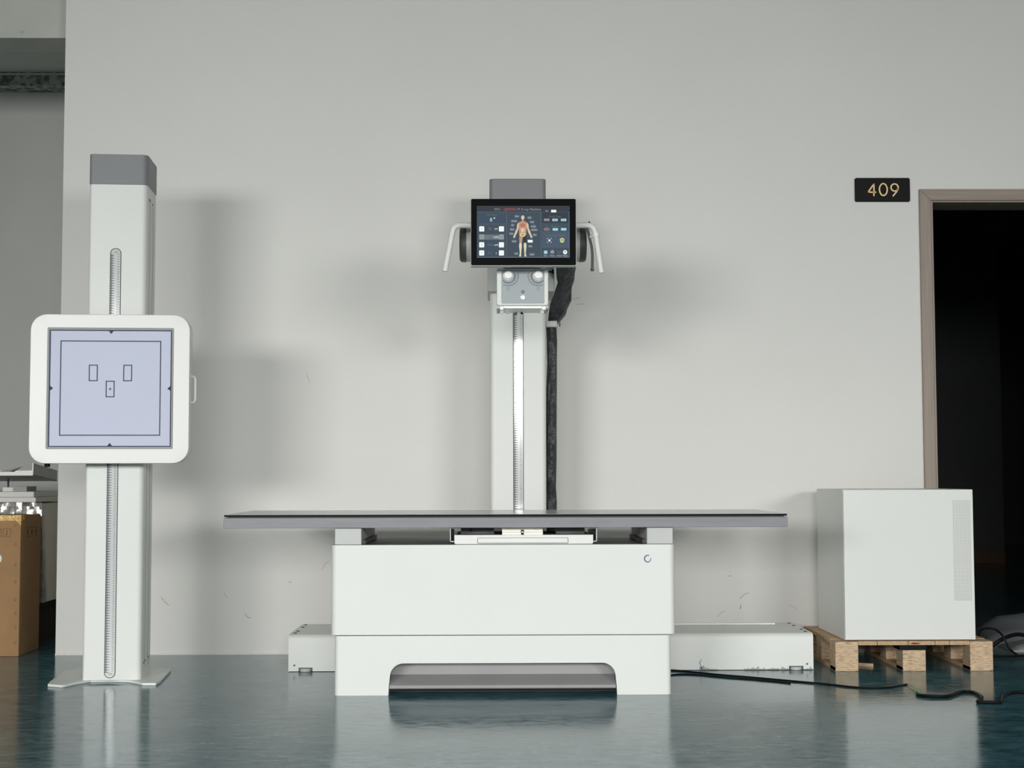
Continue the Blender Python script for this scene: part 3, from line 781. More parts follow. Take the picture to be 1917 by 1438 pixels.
# tube housing, axis left to right
xl, xr = PX(860.5, YU, 458), PX(1097, YU, 458)
R_ = 33.2 / FPX * YU
th_ = MB(oc)
hl = (xr - xl) / 2
cx = (xl + xr) / 2
th_.lathe([(R_ * 0.98, -hl + 0.026), (R_ * 0.98, hl - 0.026)], (cx, YU, q0.z), 'x', M['light_grey'], 48)
tho = th_.build('x_ray_tube', ts)
for s_ in (-1, 1):
    e_ = MB(oc)
    pr = [(R_ * 0.86, s_ * hl), (R_ * 0.95, s_ * (hl - 0.003)), (R_, s_ * (hl - 0.009)), (R_ * 1.01, s_ * (hl - 0.026)), (R_ * 0.9, s_ * (hl - 0.027))]
    e_.lathe(pr, (cx, YU, q0.z), 'x', M['dark_grey'], 48)
    e_.build('tube_end_cap', tho)
# handle bars
YHn = 5.52
def HP(px, py, y=YHn): return P(px, py, y)
hb = MB(oc)
for pts in ([(900, 422.5), (866, 421.5), (857, 422.5), (850, 427.5), (846.5, 437), (832.8, 508)],
            [(1062, 422), (1098, 421.5), (1106, 423.5), (1112, 429.5), (1115.5, 440), (1126, 511)]):
    path = [HP(*p) for p in pts]
    sp2 = [path[0]] + smooth_path(path[1:-1], 6) + [path[-1]]
    if True:
        h_ = MB(oc); h_.tube(sp2, 5.6 / FPX * YHn, M['white'], 16)
        # bracket behind the screen that carries the bar
        b0 = path[0]
        h_.box(b0.x - 0.012, b0.x + 0.012, YHn, YU, b0.z - 0.012, b0.z + 0.012, M['light_grey'])
        h_.build('handle_bar', ts)
lv = MB(oc)
lp = [HP(1099, 427), HP(1101.5, 436), HP(1104, 447), HP(1107.5, 462), HP(1109, 480), HP(1108.7, 505)]
lv.tube(smooth_path(lp, 5), [0.006] * 10 + [0.0062] * 16, M['dark_grey'], 10) if False else lv.tube(smooth_path(lp, 5), 0.0052, M['dark_grey'], 10)
lv.lathe([(0.0035, -0.006), (0.007, -0.003), (0.007, 0.004), (0.003, 0.007)], HP(1108.7, 505), 'z', M['dark_grey'], 12)
q = HP(1103, 417)
lv.lathe([(0.004, -0.004), (0.0045, 0.0), (0.0015, 0.005)], q, 'z', M['black'], 10)
lo_ = lv.build('brake_lever', ts)
cp = MB(oc); a_, b2 = HP(1113, 441.5), HP(1119, 440)
cp.tube([HP(1115.0, 436.5), HP(1116.4, 443.5)], 6.9 / FPX * YHn, M['white_gloss'], 16)
cp.tube([HP(1103.5, 444), HP(1112, 441)], 0.006, M['light_grey'], 10)
cp.build('lever_clamp', lo_)
# touchscreen
YSn = 5.40
def screen():
    x0, x1 = PX(882, YSn, 435), PX(1078, YSn, 435); z0, z1 = PZ(496.6, YSn, 980), PZ(372.3, YSn, 980)
    hs = MB(oc)
    hs.prism(rrect(x0 - 0.002, x1 + 0.003, z0 - 0.003, z1 + 0.001, 0.005, 4), 'y', YSn + 0.004, YSn + 0.045, M['light_grey'])
    so = hs.build('touchscreen', ts, bevel=0.002)
    MB(oc).prism(rrect(x0, x1, z0, z1, 0.005, 4), 'y', YSn, YSn + 0.005, M['black_gloss']).build('screen_bezel', so, bevel=0.001, seg=1)
    MB(oc).box((x0 + x1) / 2 - 0.05, (x0 + x1) / 2 + 0.05, YSn + 0.045, YU - R_ * 0.9, (z0 + z1) / 2 - 0.04, (z0 + z1) / 2 + 0.04, M['mid_grey']).build('screen_bracket', so)
    E = {'bg': emat('ui_slate', (64, 80, 93)), 'top': emat('ui_header', (52, 58, 68)), 'blue': emat('ui_blue', (60, 80, 99)), 'line': emat('ui_line', (98, 112, 124)),
         'white': emat('ui_white', (240, 248, 250), 1.0), 'text': emat('ui_text', (190, 200, 208)), 'dim': emat('ui_dim', (110, 116, 128)), 'row': emat('ui_row', (112, 124, 130)),
         'cyan': emat('ui_cyan', (176, 226, 240)), 'red': emat('ui_red', (186, 92, 96)), 'green': emat('ui_green', (72, 140, 96)), 'grey': emat('ui_grey', (150, 160, 166)),
         'skin': emat('ui_skin', (226, 208, 178)), 'muscle': emat('ui_muscle', (206, 156, 126)), 'pelvis': emat('ui_pelvis', (222, 208, 150)), 'dark': emat('ui_dark', (48, 48, 54)),
         'bone': emat('ui_bone', (232, 226, 196)), 'chest': emat('ui_chest', (194, 124, 98)), 'yellow': emat('ui_yellow', (214, 214, 140)), 'mist': emat('ui_mist', (74, 91, 110))}
    d = MB(oc)
    L = [0]
    def uv(cx, cy):
        q = P(870 + cx / 8.714, 360 + cy / 8.714, YSn); return (q.x, q.z)
    def R(cx0, cy0, cx1, cy1, m, lay=1, rad=0):
        (xa, za), (xb, zb) = uv(cx0, (cy0 + cy1) / 2), uv(cx1, (cy0 + cy1) / 2)
        zt, zb = uv((cx0 + cx1) / 2, cy0)[1], uv((cx0 + cx1) / 2, cy1)[1]
        y = YSn - 0.0003 * lay
        pts = rrect(xa, xb, zb, zt, rad * (zt - zb), 3) if rad else [(xa, zb), (xb, zb), (xb, zt), (xa, zt)]
        d.prism(pts, 'y', y, YSn + 0.001, E[m])
    def Pg(pts, m, lay=3):
        d.prism([uv(*p) for p in pts], 'y', YSn - 0.0003 * lay, YSn + 0.001, E[m])
    def El(cx, cy, rx, ry, m, lay=3, n=16):
        Pg([(cx + rx * math.cos(2 * PI * i / n), cy + ry * math.sin(2 * PI * i / n)) for i in range(n)], m, lay)
    def T(cx, cy, body, size, m, align='CENTER', lay=4, sx=1.0):
        x, z = uv(cx, cy); s = size / 8.714 / FPX * YSn
        put_text(d, body, s * 1.35, x, YSn - 0.0003 * lay, z - s * 0.48, E[m], align, 1.0, sx)
    R(198, 222, 1710, 1068, 'bg', 1)
    R(198, 222, 1710, 318, 'top', 2); R(198, 1056, 1710, 1068, 'line', 2); R(1698, 222, 1710, 1056, 'line', 2)
    R(225, 345, 660, 505, 'blue', 2); R(1262, 330, 1698, 500, 'top', 2); R(1262, 640, 1698, 890, 'mist', 2)
    for (a, b, c, e) in ((680, 330, 686, 1050), (1240, 330, 1246, 1050), (225, 515, 660, 520), (1262, 892, 1690, 897), (198, 318, 1250, 323)): R(a, b, c, e, 'line', 3)
    T(540, 278, 'WC-', 44, 'grey', 'CENTER'); T(735, 278, 'Q800000A', 44, 'red', 'CENTER', sx=0.78); T(1045, 278, '19 X-ray Machine', 44, 'grey', 'CENTER', sx=0.95)
    T(435, 366, 'Tube Angle', 30, 'green'); T(430, 448, '0', 62, 'white'); R(474, 412, 494, 432, 'white', 4, 0.3)
    for i, (cy, v, un) in enumerate(((598, '75', 'kV'), (730, '20', 'mAs'), (858, '320', 'mA'), (990, '0.1', 's'))):
        pale = i == 1
        if pale: R(236, 692, 640, 772, 'row', 2)
        else: R(345, cy - 32, 560, cy + 32, 'blue', 2)
        for cx in (277, 599):
            R(cx - 41, cy - 42, cx + 41, cy + 42, 'grey' if pale else 'white', 4, 0.12)
            T(cx, cy, '+' if cx < 400 else '-', 34, 'dim', lay=5)
        T(412, cy, v, 44, 'red' if i == 0 else 'dim'); T(514, cy, un, 34, 'white')
    for (cx, cy, w_, tx) in ((850, 392, 76, 'Head'), (1058, 414, 70, 'Neck'), (805, 470, 100, 'Cervical'), (1098, 486, 72, 'Chest'), (782, 536, 60, 'Rib'), (1122, 556, 90, 'Lumbar'),
                            (775, 606, 76, 'Elbow'), (1136, 612, 92, 'Abdomen'), (762, 676, 70, 'Wrist'), (1142, 694, 66, 'Pelvis'), (806, 800, 84, 'Hand'),
                            (1070, 880, 64, 'Knee'), (842, 1000, 64, 'Foot'), (1098, 1014, 90, 'Ankle')):
        R(cx - w_ / 2, cy - 22, cx + w_ / 2, cy + 22, 'dim', 3, 0.4); T(cx, cy, tx, 27, 'text', lay=4, sx=0.8)
    R(1028, 778, 1108, 820, 'white', 4, 0.1)
    # anatomy figure
    El(947, 412, 28, 36, 'skin', 4); R(931, 436, 963, 482, 'muscle', 3)
    Pg([(931, 470), (963, 470), (1020, 496), (1034, 530), (1012, 560), (1006, 640), (1004, 700), (888, 700), (886, 640), (880, 560), (858, 530), (872, 496)], 'muscle', 3)
    Pg([(905, 520), (945, 505), (985, 520), (990, 556), (945, 572), (902, 556)], 'chest', 4)
    R(915, 585, 978, 650, 'skin', 4, 0.3)
    for s in (-1, 1):
        mx = lambda x: 947 + s * (x - 947)
        Pg([(mx(1014), 494), (mx(1038), 520), (mx(1046), 590), (mx(1070), 640), (mx(1090), 702), (mx(1104), 722), (mx(1098), 748), (mx(1076), 744), (mx(1066), 712), (mx(1034), 650), (mx(1012), 570)], 'skin', 4)
        Pg([(mx(1000), 690), (mx(1004), 770), (mx(1000), 830), (mx(964), 830), (mx(954), 770), (mx(949), 712)], 'muscle' if s < 0 else 'dark', 4)
        Pg([(mx(1002), 826), (mx(1008), 880), (mx(998), 960), (mx(996), 1010), (mx(1008), 1038), (mx(1002), 1048), (mx(974), 1048), (mx(974), 1010), (mx(968), 930), (mx(962), 880), (mx(966), 826)], 'bone', 4)
    Pg([(904, 668), (945, 656), (990, 668), (996, 700), (966, 730), (926, 730), (896, 700)], 'pelvis', 5)
    El(945, 692, 16, 13, 'chest', 6)
    # right column
    R(1304, 286, 1376, 326, 'top', 3, 0.2); T(1340, 306, 'RX', 28, 'text'); R(1410, 288, 1492, 328, 'white', 4, 0.1)
    T(1475, 394, 'Body Type', 34, 'dim')
    T(1475, 554, 'Distance', 30, 'dim'); T(1340, 548, 'O', 34, 'dim')
    for (cx, cy, m) in ((1337, 450, 'grey'), (1473, 452, 'cyan'), (1613, 452, 'cyan'), (1337, 604, 'grey'), (1478, 606, 'cyan'), (1614, 604, 'cyan')):
        R(cx - 44, cy - 20, cx + 44, cy + 20, m, 3, 0.1)
    T(1337, 450, 'Thin', 26, 'red', lay=5); T(1473, 452, 'Mid', 26, 'bg', lay=5); T(1613, 452, 'Fat', 26, 'bg', lay=5)
    R(1298, 590, 1340, 622, 'red', 4); R(1340, 590, 1376, 622, 'green', 4)
    T(1485, 700, 'Exposure Mode', 36, 'dim')
    El(1381, 786, 16, 18, 'white', 4)
    for s in (-1, 1):
        for t in (-1, 1): Pg([(1381 + s * 38, 786 + t * 20), (1381 + s * 38, 786 + t * 38), (1381 + s * 18, 786 + t * 38), (1381 + s * 20, 786 + t * 30), (1381 + s * 29, 786 + t * 28), (1381 + s * 29, 786 + t * 20)], 'text', 4)
    Pg([(1550, 760), (1590, 742), (1626, 760), (1618, 812), (1588, 828), (1558, 812)], 'yellow', 4); Pg([(1572, 770), (1606, 770), (1590, 800)], 'green', 5)
    R(1292, 954, 1348, 1004, 'cyan', 4, 0.15); El(1429, 974, 32, 30, 'grey', 4); El(1520, 968, 9, 9, 'dim', 4); El(1560, 968, 9, 9, 'dim', 4); El(1540, 992, 9, 9, 'dim', 4); El(1637, 978, 34, 34, 'white', 4)
    Pg([(1622, 968), (1652, 968), (1637, 994)], 'dim', 5)
    for cx, tx in ((1320, 'Save'), (1429, 'Reset'), (1540, 'Setup'), (1637, 'Image')): T(cx, 1032, tx, 26, 'text')
    d.build('display', so)
screen()
# collimator
YL = 5.54
l0, l1 = PX(930, YL, 540), PX(1026.5, YL, 540); lz0, lz1 = PZ(572, YL, 978), PZ(502.5, YL, 978)
cb_ = MB(oc)
p0, p1, pz0, pz1 = PX(939.5, YL, 540), PX(1018.5, YL, 540), PZ(567.5, YL, 978), PZ(506, YL, 978)
cb_.frame(rrect(l0, l1, lz0, lz1, 0.009, 5), rrect(p0, p1, pz0, pz1, 0.004, 5), 'y', YL, YL + 0.02, M['white'])
cb_.prism(rrect(l0, l1, lz0, lz1, 0.009, 5), 'y', YL + 0.006, YL + 0.2, M['white'])
cbo = cb_.build('collimator', ts, bevel=0.004)
MB(oc).box((l0 + l1) / 2 - 0.07, (l0 + l1) / 2 + 0.07, YL + 0.03, YL + 0.17, lz1 - 0.002, q0.z - R_ * 0.6, M['black']).build('collimator_mount', ts)
MB(oc).prism(rrect(p0, p1, pz0, pz1, 0.004, 5), 'y', YL + 0.002, YL + 0.007, M['coll_panel']).build('control_panel', cbo)
for (px, s_) in ((951.5, 1), (1007.5, -1)):
    pr_ = MB(oc)
    c = P(px, 516.5, YL); u = YL / FPX
    for (ra_, wd) in ((19 * u, 0.0022), (13 * u, 0.0035)):
        a0, a1 = (math.radians(-140), math.radians(20)) if s_ > 0 else (math.radians(160), math.radians(320))
        pts = [(c.x + ra_ * math.cos(a0 + (a1 - a0) * i / 16), c.z + ra_ * math.sin(a0 + (a1 - a0) * i / 16)) for i in range(17)]
        pts = [p for p in pts if p[0] > p0 + 0.002 and p[0] < p1 - 0.002]
        stroke(pr_, pts, wd, YL + 0.0014, M['coll_print'], 0.0006)
    for i in range(8):
        a = math.radians(-135 + i * 20) if s_ > 0 else math.radians(185 + i * 20)
        x, z = c.x + 16.5 * u * math.cos(a), c.z + 16.5 * u * math.sin(a)
        if p0 + 0.004 < x < p1 - 0.004: put_text(pr_, str(8 + i * 5), 0.0058, x, YL + 0.0014, z - 0.002, M['ink'], 'CENTER')
    c2 = P(px, 540.5, YL); stroke(pr_, [(c2.x - 0.004, c2.z - 0.004), (c2.x + 0.004, c2.z - 0.004), (c2.x + 0.004, c2.z + 0.004), (c2.x - 0.004, c2.z + 0.004)], 0.0012, YL + 0.0014, M['coll_print'], 0.0006, True)
    pr_.build('dial_scale_print', cbo)
pr_ = MB(oc)
c = P(979, 546.5, YL); pr_.frame(ell(c.x, c.z, 0.0062, 0.0062, 20), ell(c.x, c.z, 0.0034, 0.0034, 20), 'y', YL + 0.0012, YL + 0.002, M['ink'])
pr_.build('indicator_ring', cbo)
for px in (951.5, 1007.5):
    c = P(px, 516, YL)
    MB(oc).lathe([(0.0185, 0.002), (0.0185, -0.004), (0.0148, -0.005), (0.0148, -0.019), (0.0135, -0.021)], (c.x, YL, c.z), 'y', M['knob_white'], 28).build('dial_knob', cbo)
    MB(oc).lathe([(0.0178, 0.002), (0.0178, -0.0045)], (c.x, YL, c.z), 'y', M['coll_print'], 28)
c = P(979, 557, YL)
bt = MB(oc)
pts = [(c.x + 0.0088 * math.cos(a), c.z + 0.0088 * math.sin(a)) for a in [math.radians(-125 + 250 * i / 14) for i in range(15)]] + [(c.x - 0.0125, c.z)]
bt.prism(pts, 'y', YL - 0.004, YL + 0.003, M['knob_white'])
bt.build('light_button', cbo, bevel=0.001, seg=1)
gd = MB(oc)
gz1, gz0 = lz0 - 0.001, PZ(577, YL, 978)
gd.box(l0, l0 + 0.012, YL + 0.01, YL + 0.19, gz0, gz1 + 0.002, M['light_grey']); gd.box(l1 - 0.012, l1, YL + 0.01, YL + 0.19, gz0, gz1 + 0.002, M['light_grey'])
gd.box(l0 + 0.012, l1 - 0.012, YL + 0.012, YL + 0.18, gz0 + 0.001, gz1 + 0.002, M['knob_white'])
gd.box(PX(964, YL, 580), PX(969, YL, 580), YL + 0.17, YL + 0.178, gz0 - 0.006, gz0 + 0.002, M['dark_grey'])
gd.box(PX(976, YL, 580), PX(980, YL, 580), YL + 0.15, YL + 0.158, gz0 - 0.006, gz0 + 0.002, M['black'])
gd.build('filter_rail', cbo)
for (pa, pb_) in ((936, 942.5), (1014.5, 1022)):
    MB(oc).box(PX(pa, YL, 577), PX(pb_, YL, 577), YL + 0.002, YL + 0.012, PZ(580, YL), PZ(573, YL), M['knob_white']).build('rail_clip', cbo, bevel=0.001, seg=1)
for (pa, pb_, mm) in ((937, 942, 'light_grey'), (947.5, 952.5, 'mid_grey'), (1012, 1019, 'light_grey')):
    MB(oc).box(PX(pa, YL, 585), PX(pb_, YL, 585), YL + 0.02, YL + 0.03, PZ(586, YL), gz0 + 0.006, M[mm]).build('rail_stop', cbo)
# thumb screw beside the collimator
c = P(1032.5, 509, YL + 0.1)
MB(oc).lathe([(0.003, -0.014), (0.003, 0), (0.009, 0.001), (0.009, 0.008)], c, 'x', M['black'], 16).tube([c + Vector((-0.03, 0, 0)), c], 0.003, M['black'], 8).build('thumb_screw', cbo)
# black cable sleeve
rings = [(470, 1040, 1076), (490, 1040.5, 1078), (499, 1041, 1078.5), (511, 1041, 1076), (521, 1042, 1075.8), (528.5, 1044, 1074), (537, 1041.5, 1070.5), (548, 1038, 1070), (563, 1031.5, 1070), (569, 1029.5, 1067),
         (578.5, 1028.5, 1062), (589, 1027, 1059.5), (598.5, 1026, 1052), (602, 1025.6, 1048.6), (607, 1024, 1043), (614, 1022.5, 1042), (640, 1023.5, 1043), (680, 1024.5, 1042.5), (730, 1022.5, 1042.5), (800, 1022.3, 1042), (860, 1022.3, 1042),
         (910, 1022.3, 1041), (940, 1022.3, 1042.5), (980, 1022.3, 1042), (1060, 1022, 1042), (1165, 1022, 1042)]
sv = []; ns = 14; random.seed(11)
fine = []
for i in range(len(rings) - 1):
    a, b = rings[i], rings[i + 1]; st_ = max(1, int((b[0] - a[0]) / 9))
    for j in range(st_): fine.append(tuple(a[c] + (b[c] - a[c]) * j / st_ for c in range(3)))
fine.append(rings[-1])
for i, (py, xa, xb) in enumerate(fine):
    t = min(1, max(0, (py - 480) / 120.0)); yy = 6.06 + 0.33 * t
    A, B = P(xa, py, yy), P(xb, py, yy); hwid = (B.x - A.x) / 2; cen = (A + B) / 2
    dep = hwid * (0.8 if py < 600 else 0.9); amp = 0.42 if py < 604 else 0.3
    for j in range(ns):
        a = 2 * PI * j / ns
        k_ = 1 + amp * (math.sin(a * 3 + py * 0.05 + 1.3 * math.sin(py * 0.031)) * 0.5 + math.sin(a * 5 - py * 0.085) * 0.45) * abs(math.sin(a)) + (0.30 if py < 604 else 0.16) * (random.random() - 0.5) * abs(math.sin(a))
        sv.append((cen.x + hwid * math.cos(a) * (1 + 0.02 * (random.random() - 0.5)), yy + dep * math.sin(a) * k_, cen.z))
kf = len(fine); sf = []
for i in range(kf - 1):
    for j in range(ns): sf.append((i * ns + j, i * ns + (j + 1) % ns, (i + 1) * ns + (j + 1) % ns, (i + 1) * ns + j))
sf += [tuple(range(ns)), tuple(range((kf - 1) * ns, kf * ns))]
MB(oc).add(sv, sf, M['fabric']).build('cable_sleeve', ts, sharp=24)
cs = MB(oc); yy = 6.33
cs.box(PX(1022.5, yy, 606), PX(1043, yy, 606), yy, yy + 0.11, PZ(612, yy), PZ(601, yy), M['light_grey'])
c = P(1046, 607, yy + 0.02)
cs.lathe([(0.003, -0.01), (0.003, 0), (0.010, 0.001), (0.010, 0.008)], c, 'x', M['black'], 8)
cs.build('sleeve_clamp', ts, bevel=0.001, seg=1)

# ================================================================== PALLET AND CABINET (right)
YPa = 6.117
pl, prt = PX(1564, YPa, 1230), PX(1859, YPa, 1230); PD = 0.62
zp_top = PZ(1200.5, YPa, 1710); zdk = PZ(1208, YPa, 1710)
pc = Vector(((pl + prt) / 2, YPa + PD / 2, 0))
pa_ = thing('wooden_pallet', 'small chipboard-block wooden pallet under the white cabinet', 'pallet', pc)
bw = (prt - pl) * 0.145
xb = [(pl, pl + bw), (PX(1690, YPa, 1230), PX(1733, YPa, 1230)), (prt - bw, prt)]
yb_ = [(YPa, YPa + 0.1), (YPa + 0.26, YPa + 0.36), (YPa + PD - 0.1, YPa + PD)]
zs1 = 0.016
for i in range(3):
    if i != 1: MB(pc).box(xb[i][0], xb[i][1], YPa + 0.001, YPa + PD, 0, zs1, M['plank']).build('bottom_board', pa_, bevel=0.001, seg=1)
    else: MB(pc).box(xb[i][0], xb[i][1], YPa + 0.001, YPa + PD, 0, zs1, M['plank']).build('bottom_board', pa_, bevel=0.001, seg=1)
    for j in range(3):
        ztp = zdk - 0.0005 if (i != 1 or j != 0) else PZ(1217.5, YPa, 1710)
        zlo = zs1 if j else 0.0
        y0_ = yb_[j][0] - (0.001 if j == 0 else 0)
        full = (i != 1 and j == 0)
        MB(pc).box(xb[i][0], xb[i][1], y0_, yb_[j][1], zlo + 0.0005, zp_top - 0.002 if full else ztp, M['chip']).build('block', pa_, bevel=0.0015, seg=1)
MB(pc).box(PX(1684.5, YPa, 1212), PX(1734, YPa, 1212), YPa + 0.002, YPa + 0.1, PZ(1217.3, YPa, 1710), zdk - 0.001, M['black']).build('rubber_pad', pa_)
nb = 5
for i in range(nb):
    xa = pl + (prt - pl) * i / nb + 0.001; xbb = pl + (prt - pl) * (i + 1) / nb - 0.001
    if i == 0: xa, xbb = pl + bw + 0.001, PX(1642, YPa, 1205)
    if i == 1: xa, xbb = PX(1643, YPa, 1205), PX(1700, YPa, 1205)
    if i == 2: xa, xbb = PX(1701, YPa, 1205), PX(1750, YPa, 1205)
    if i == 3: xa, xbb = PX(1751, YPa, 1205), PX(1777, YPa, 1205)
    if i == 4: xa, xbb = PX(1778, YPa, 1205), prt - bw - 0.001
    MB(pc).box(xa, xbb, YPa, YPa + PD, zdk, zp_top, M['plank']).build('deck_board', pa_, bevel=0.001, seg=1)
for (xa, xbb) in ((pl, pl + bw), (prt - bw, prt)):
    MB(pc).box(xa, xbb, YPa + 0.101, YPa + PD, zdk, zp_top, M['plank']).build('deck_board', pa_, bevel=0.001, seg=1)
rs = MB(pc); a_ = P(1713, 1205, YPa)
rs.prism([(a_.x - 0.02, a_.z), (a_.x - 0.006, a_.z + 0.004), (a_.x + 0.012, a_.z + 0.003), (a_.x + 0.024, a_.z + 0.001), (a_.x + 0.008, a_.z - 0.003), (a_.x - 0.01, a_.z - 0.003)], 'y', YPa - 0.0006, YPa + 0.0001, M['red'])
rs.build('paint_stain', pa_)
# splinter of board on the floor beneath
q = PF(1618, 1246)
sp3 = MB((q.x, q.y, 0)).prism([(q.x - 0.04, q.y), (q.x + 0.028, q.y - 0.04), (q.x + 0.032, q.y - 0.028), (q.x - 0.036, q.y + 0.012)], 'z', 0.0, 0.012, M['plank']).build('wood_offcut')
tag(sp3, 'small pale wood offcut on the floor under the pallet', 'wood offcut')
# cabinet
YQ = 6.13
q_l, q_r = PX(1580, YQ, 1050), PX(1824, YQ, 1050)
qz0 = zp_top; qz1 = PZ(916.5, YQ, 1700)
qc = Vector(((q_l + q_r) / 2, YQ + 0.25, qz0))
cab = thing('generator_cabinet', 'plain white metal cabinet with perforated vent strip standing on the pallet', 'cabinet', qc)
body = MB(qc)
body.box(q_l, q_r, YQ + 0.012, YQ + 0.5, qz0 + 0.002, qz1, M['white'])
body.build('cabinet_body', cab, bevel=0.002)
fp = MB(qc).box(q_l + 0.001, q_r - 0.001, YQ, YQ + 0.011, qz0 + 0.004, qz1 - 0.001, M['white'])
fpo = fp.build('front_panel', cab, bevel=0.002)
g0, g1 = P(1784, 1030, YQ), P(1817.5, 1030, YQ)
MB(qc).box(g0.x, g1.x, YQ - 0.0008, YQ + 0.002, PZ(1124.5, YQ, 1800), PZ(935.5, YQ, 1800), M['grille']).build('vent_grille', fpo)

# ================================================================== CABLES
def cable(name, pts, r, m, n=7, z=None):
    path = []
    for p in pts:
        zz = p[2] if len(p) > 2 else 0.0
        path.append(PF(p[0], p[1], r + zz))
    sp4 = smooth_path(path, n)
    o0 = (sp4[0].x, sp4[0].y, 0)
    b = MB(o0); b.tube(sp4, r, m, 8)
    return b, o0
b, o0 = cable('c', [(1240, 1255), (1262, 1255), (1300, 1258.5), (1350, 1263.5), (1400, 1267.5), (1450, 1272), (1500, 1276.5), (1550, 1281), (1600, 1286.5), (1640, 1288), (1670, 1286), (1698, 1281)], 0.0034, M['cable'])
lc = tag(b.build('power_cable'), 'long thin black cable on the floor running from the white table past the pallet', 'cable')
b, o0 = cable('c', [(1243, 1266), (1268, 1262.5), (1300, 1263), (1350, 1267.5), (1400, 1271.5), (1440, 1275), (1480, 1279)], 0.0028, M['cable'])
tag(b.build('thin_wire'), 'thin black wire lying along the long cable beside the white table', 'wire')
b, o0 = cable('c', [(1717, 1297), (1720, 1301), (1745, 1303.5), (1775, 1303), (1800, 1295.5), (1822, 1296), (1836, 1303), (1838, 1308), (1830, 1314), (1850, 1315), (1872, 1315), (1877, 1310), (1880, 1302), (1893, 1297), (1920, 1296), (1960, 1297)], 0.006, M['cable'])
k2 = b.build('thick_cable'); tag(k2, 'thick black cable snaking across the floor at the lower right', 'cable')
gw = MB(k2.location)
gw.tube(smooth_path([PF(1718, 1299, 0.008), PF(1714, 1291, 0.012), PF(1710, 1286, 0.008), PF(1704, 1284, 0.006), PF(1699, 1281, 0.004)], 5), 0.0013, M['green'], 6)
gw.tube(smooth_path([PF(1718, 1298, 0.008), PF(1720, 1291, 0.02), PF(1717, 1288, 0.014)], 5), 0.0015, M['green'], 6)
gw.build('green_wire_end', k2)
# grey folded sheet and cable loops in the doorway
def sheet(label, x0, x1, y0, y1, hgt, seed, taper=1.0):
    random.seed(seed); nx, ny = 40, 16; vs = []; fs = []
    ph = [random.uniform(0, 6.28) for _ in range(6)]
    for j in range(ny + 1):
        for i in range(nx + 1):
            u, v = i / nx, j / ny
            x = x0 + (x1 - x0) * u; y = y0 + (y1 - y0) * v + 0.02 * math.sin(5 * u + ph[0])
            prof = (math.sin(PI * min(1, v * 1.0)) ** 0.5) if 0 < v < 1 else 0
            side = min(1, u * 6) ** 0.6 * min(1, (1 - u) * 6) ** 0.6
            z = 0.004 + hgt * prof * side * (0.75 + 0.25 * taper * u) * (1 + 0.08 * math.sin(9 * u + ph[1]) + 0.10 * math.sin(12 * v + 2 * u + ph[2]))
            vs.append((x, y, max(0.004, z)))
    n1 = nx + 1
    for j in range(ny):
        for i in range(nx): fs.append((j * n1 + i, j * n1 + i + 1, (j + 1) * n1 + i + 1, (j + 1) * n1 + i))
    base = [(v[0], v[1], 0.0) for v in vs]; off = len(vs)
    fs += [tuple(off + k for k in f[::-1]) for f in fs[:nx * ny]]
    bd = [i for i in range(nx + 1)] + [j * n1 + nx for j in range(1, ny + 1)] + [ny * n1 + i for i in range(nx - 1, -1, -1)] + [j * n1 for j in range(ny - 1, 0, -1)]
    for a, b in zip(bd, bd[1:] + bd[:1]): fs.append((a, b, off + b, off + a))
    o = ((x0 + x1) / 2, (y0 + y1) / 2, 0)
    ob = MB(o).add(vs + base, fs, M['plastic_sheet' if y0 > 7 else 'plastic_roll']).build('plastic_bundle', sharp=60)
    return tag(ob, label, 'plastic sheet')
xs0 = PX(1818, 7.3, 1180)
sheet('grey folded plastic bundle lying inside the doorway, the taller one behind', xs0, xs0 + 0.72, 7.07, 7.48, 0.14, 3)
sheet('low grey plastic roll lying just inside the doorway in front of the taller bundle', xs0 + 0.02, xs0 + 0.72, 6.79, 6.99, 0.052, 5)
def loop(label, pts, r):
    sp5 = smooth_path([P(px, py, y) for (px, py, y) in pts], 7)
    o0 = (sp5[0].x, sp5[0].y, 0)
    for v in sp5: v.z = max(v.z, r + 0.001)
    return tag(MB(o0).tube(sp5, r, M['cable'], 8).build('cable_loop'), label, 'cable')
loop('thick black cable arching from behind the pallet over the grey plastic', [(1845, 1222, 6.66), (1862, 1206, 6.66), (1880, 1195, 6.66), (1900, 1188.5, 6.68), (1917, 1189.5, 6.69), (1945, 1200, 6.7), (1965, 1240, 6.68)], 0.009)
loop('thin black cable curving down over the grey plastic in the doorway', [(1832, 1190, 6.62), (1837, 1180, 6.64), (1850, 1176.5, 6.66), (1864, 1179, 6.66), (1877, 1190, 6.63), (1884, 1204, 6.62), (1889, 1214, 6.62), (1897, 1221, 6.6), (1906, 1228, 6.56)], 0.0045)
loop('black cable lying flat on the floor in front of the grey plastic', [(1858, 1231, 6.55), (1885, 1232, 6.54), (1906, 1230.5, 6.55), (1930, 1229, 6.57), (1960, 1231, 6.55)], 0.006)

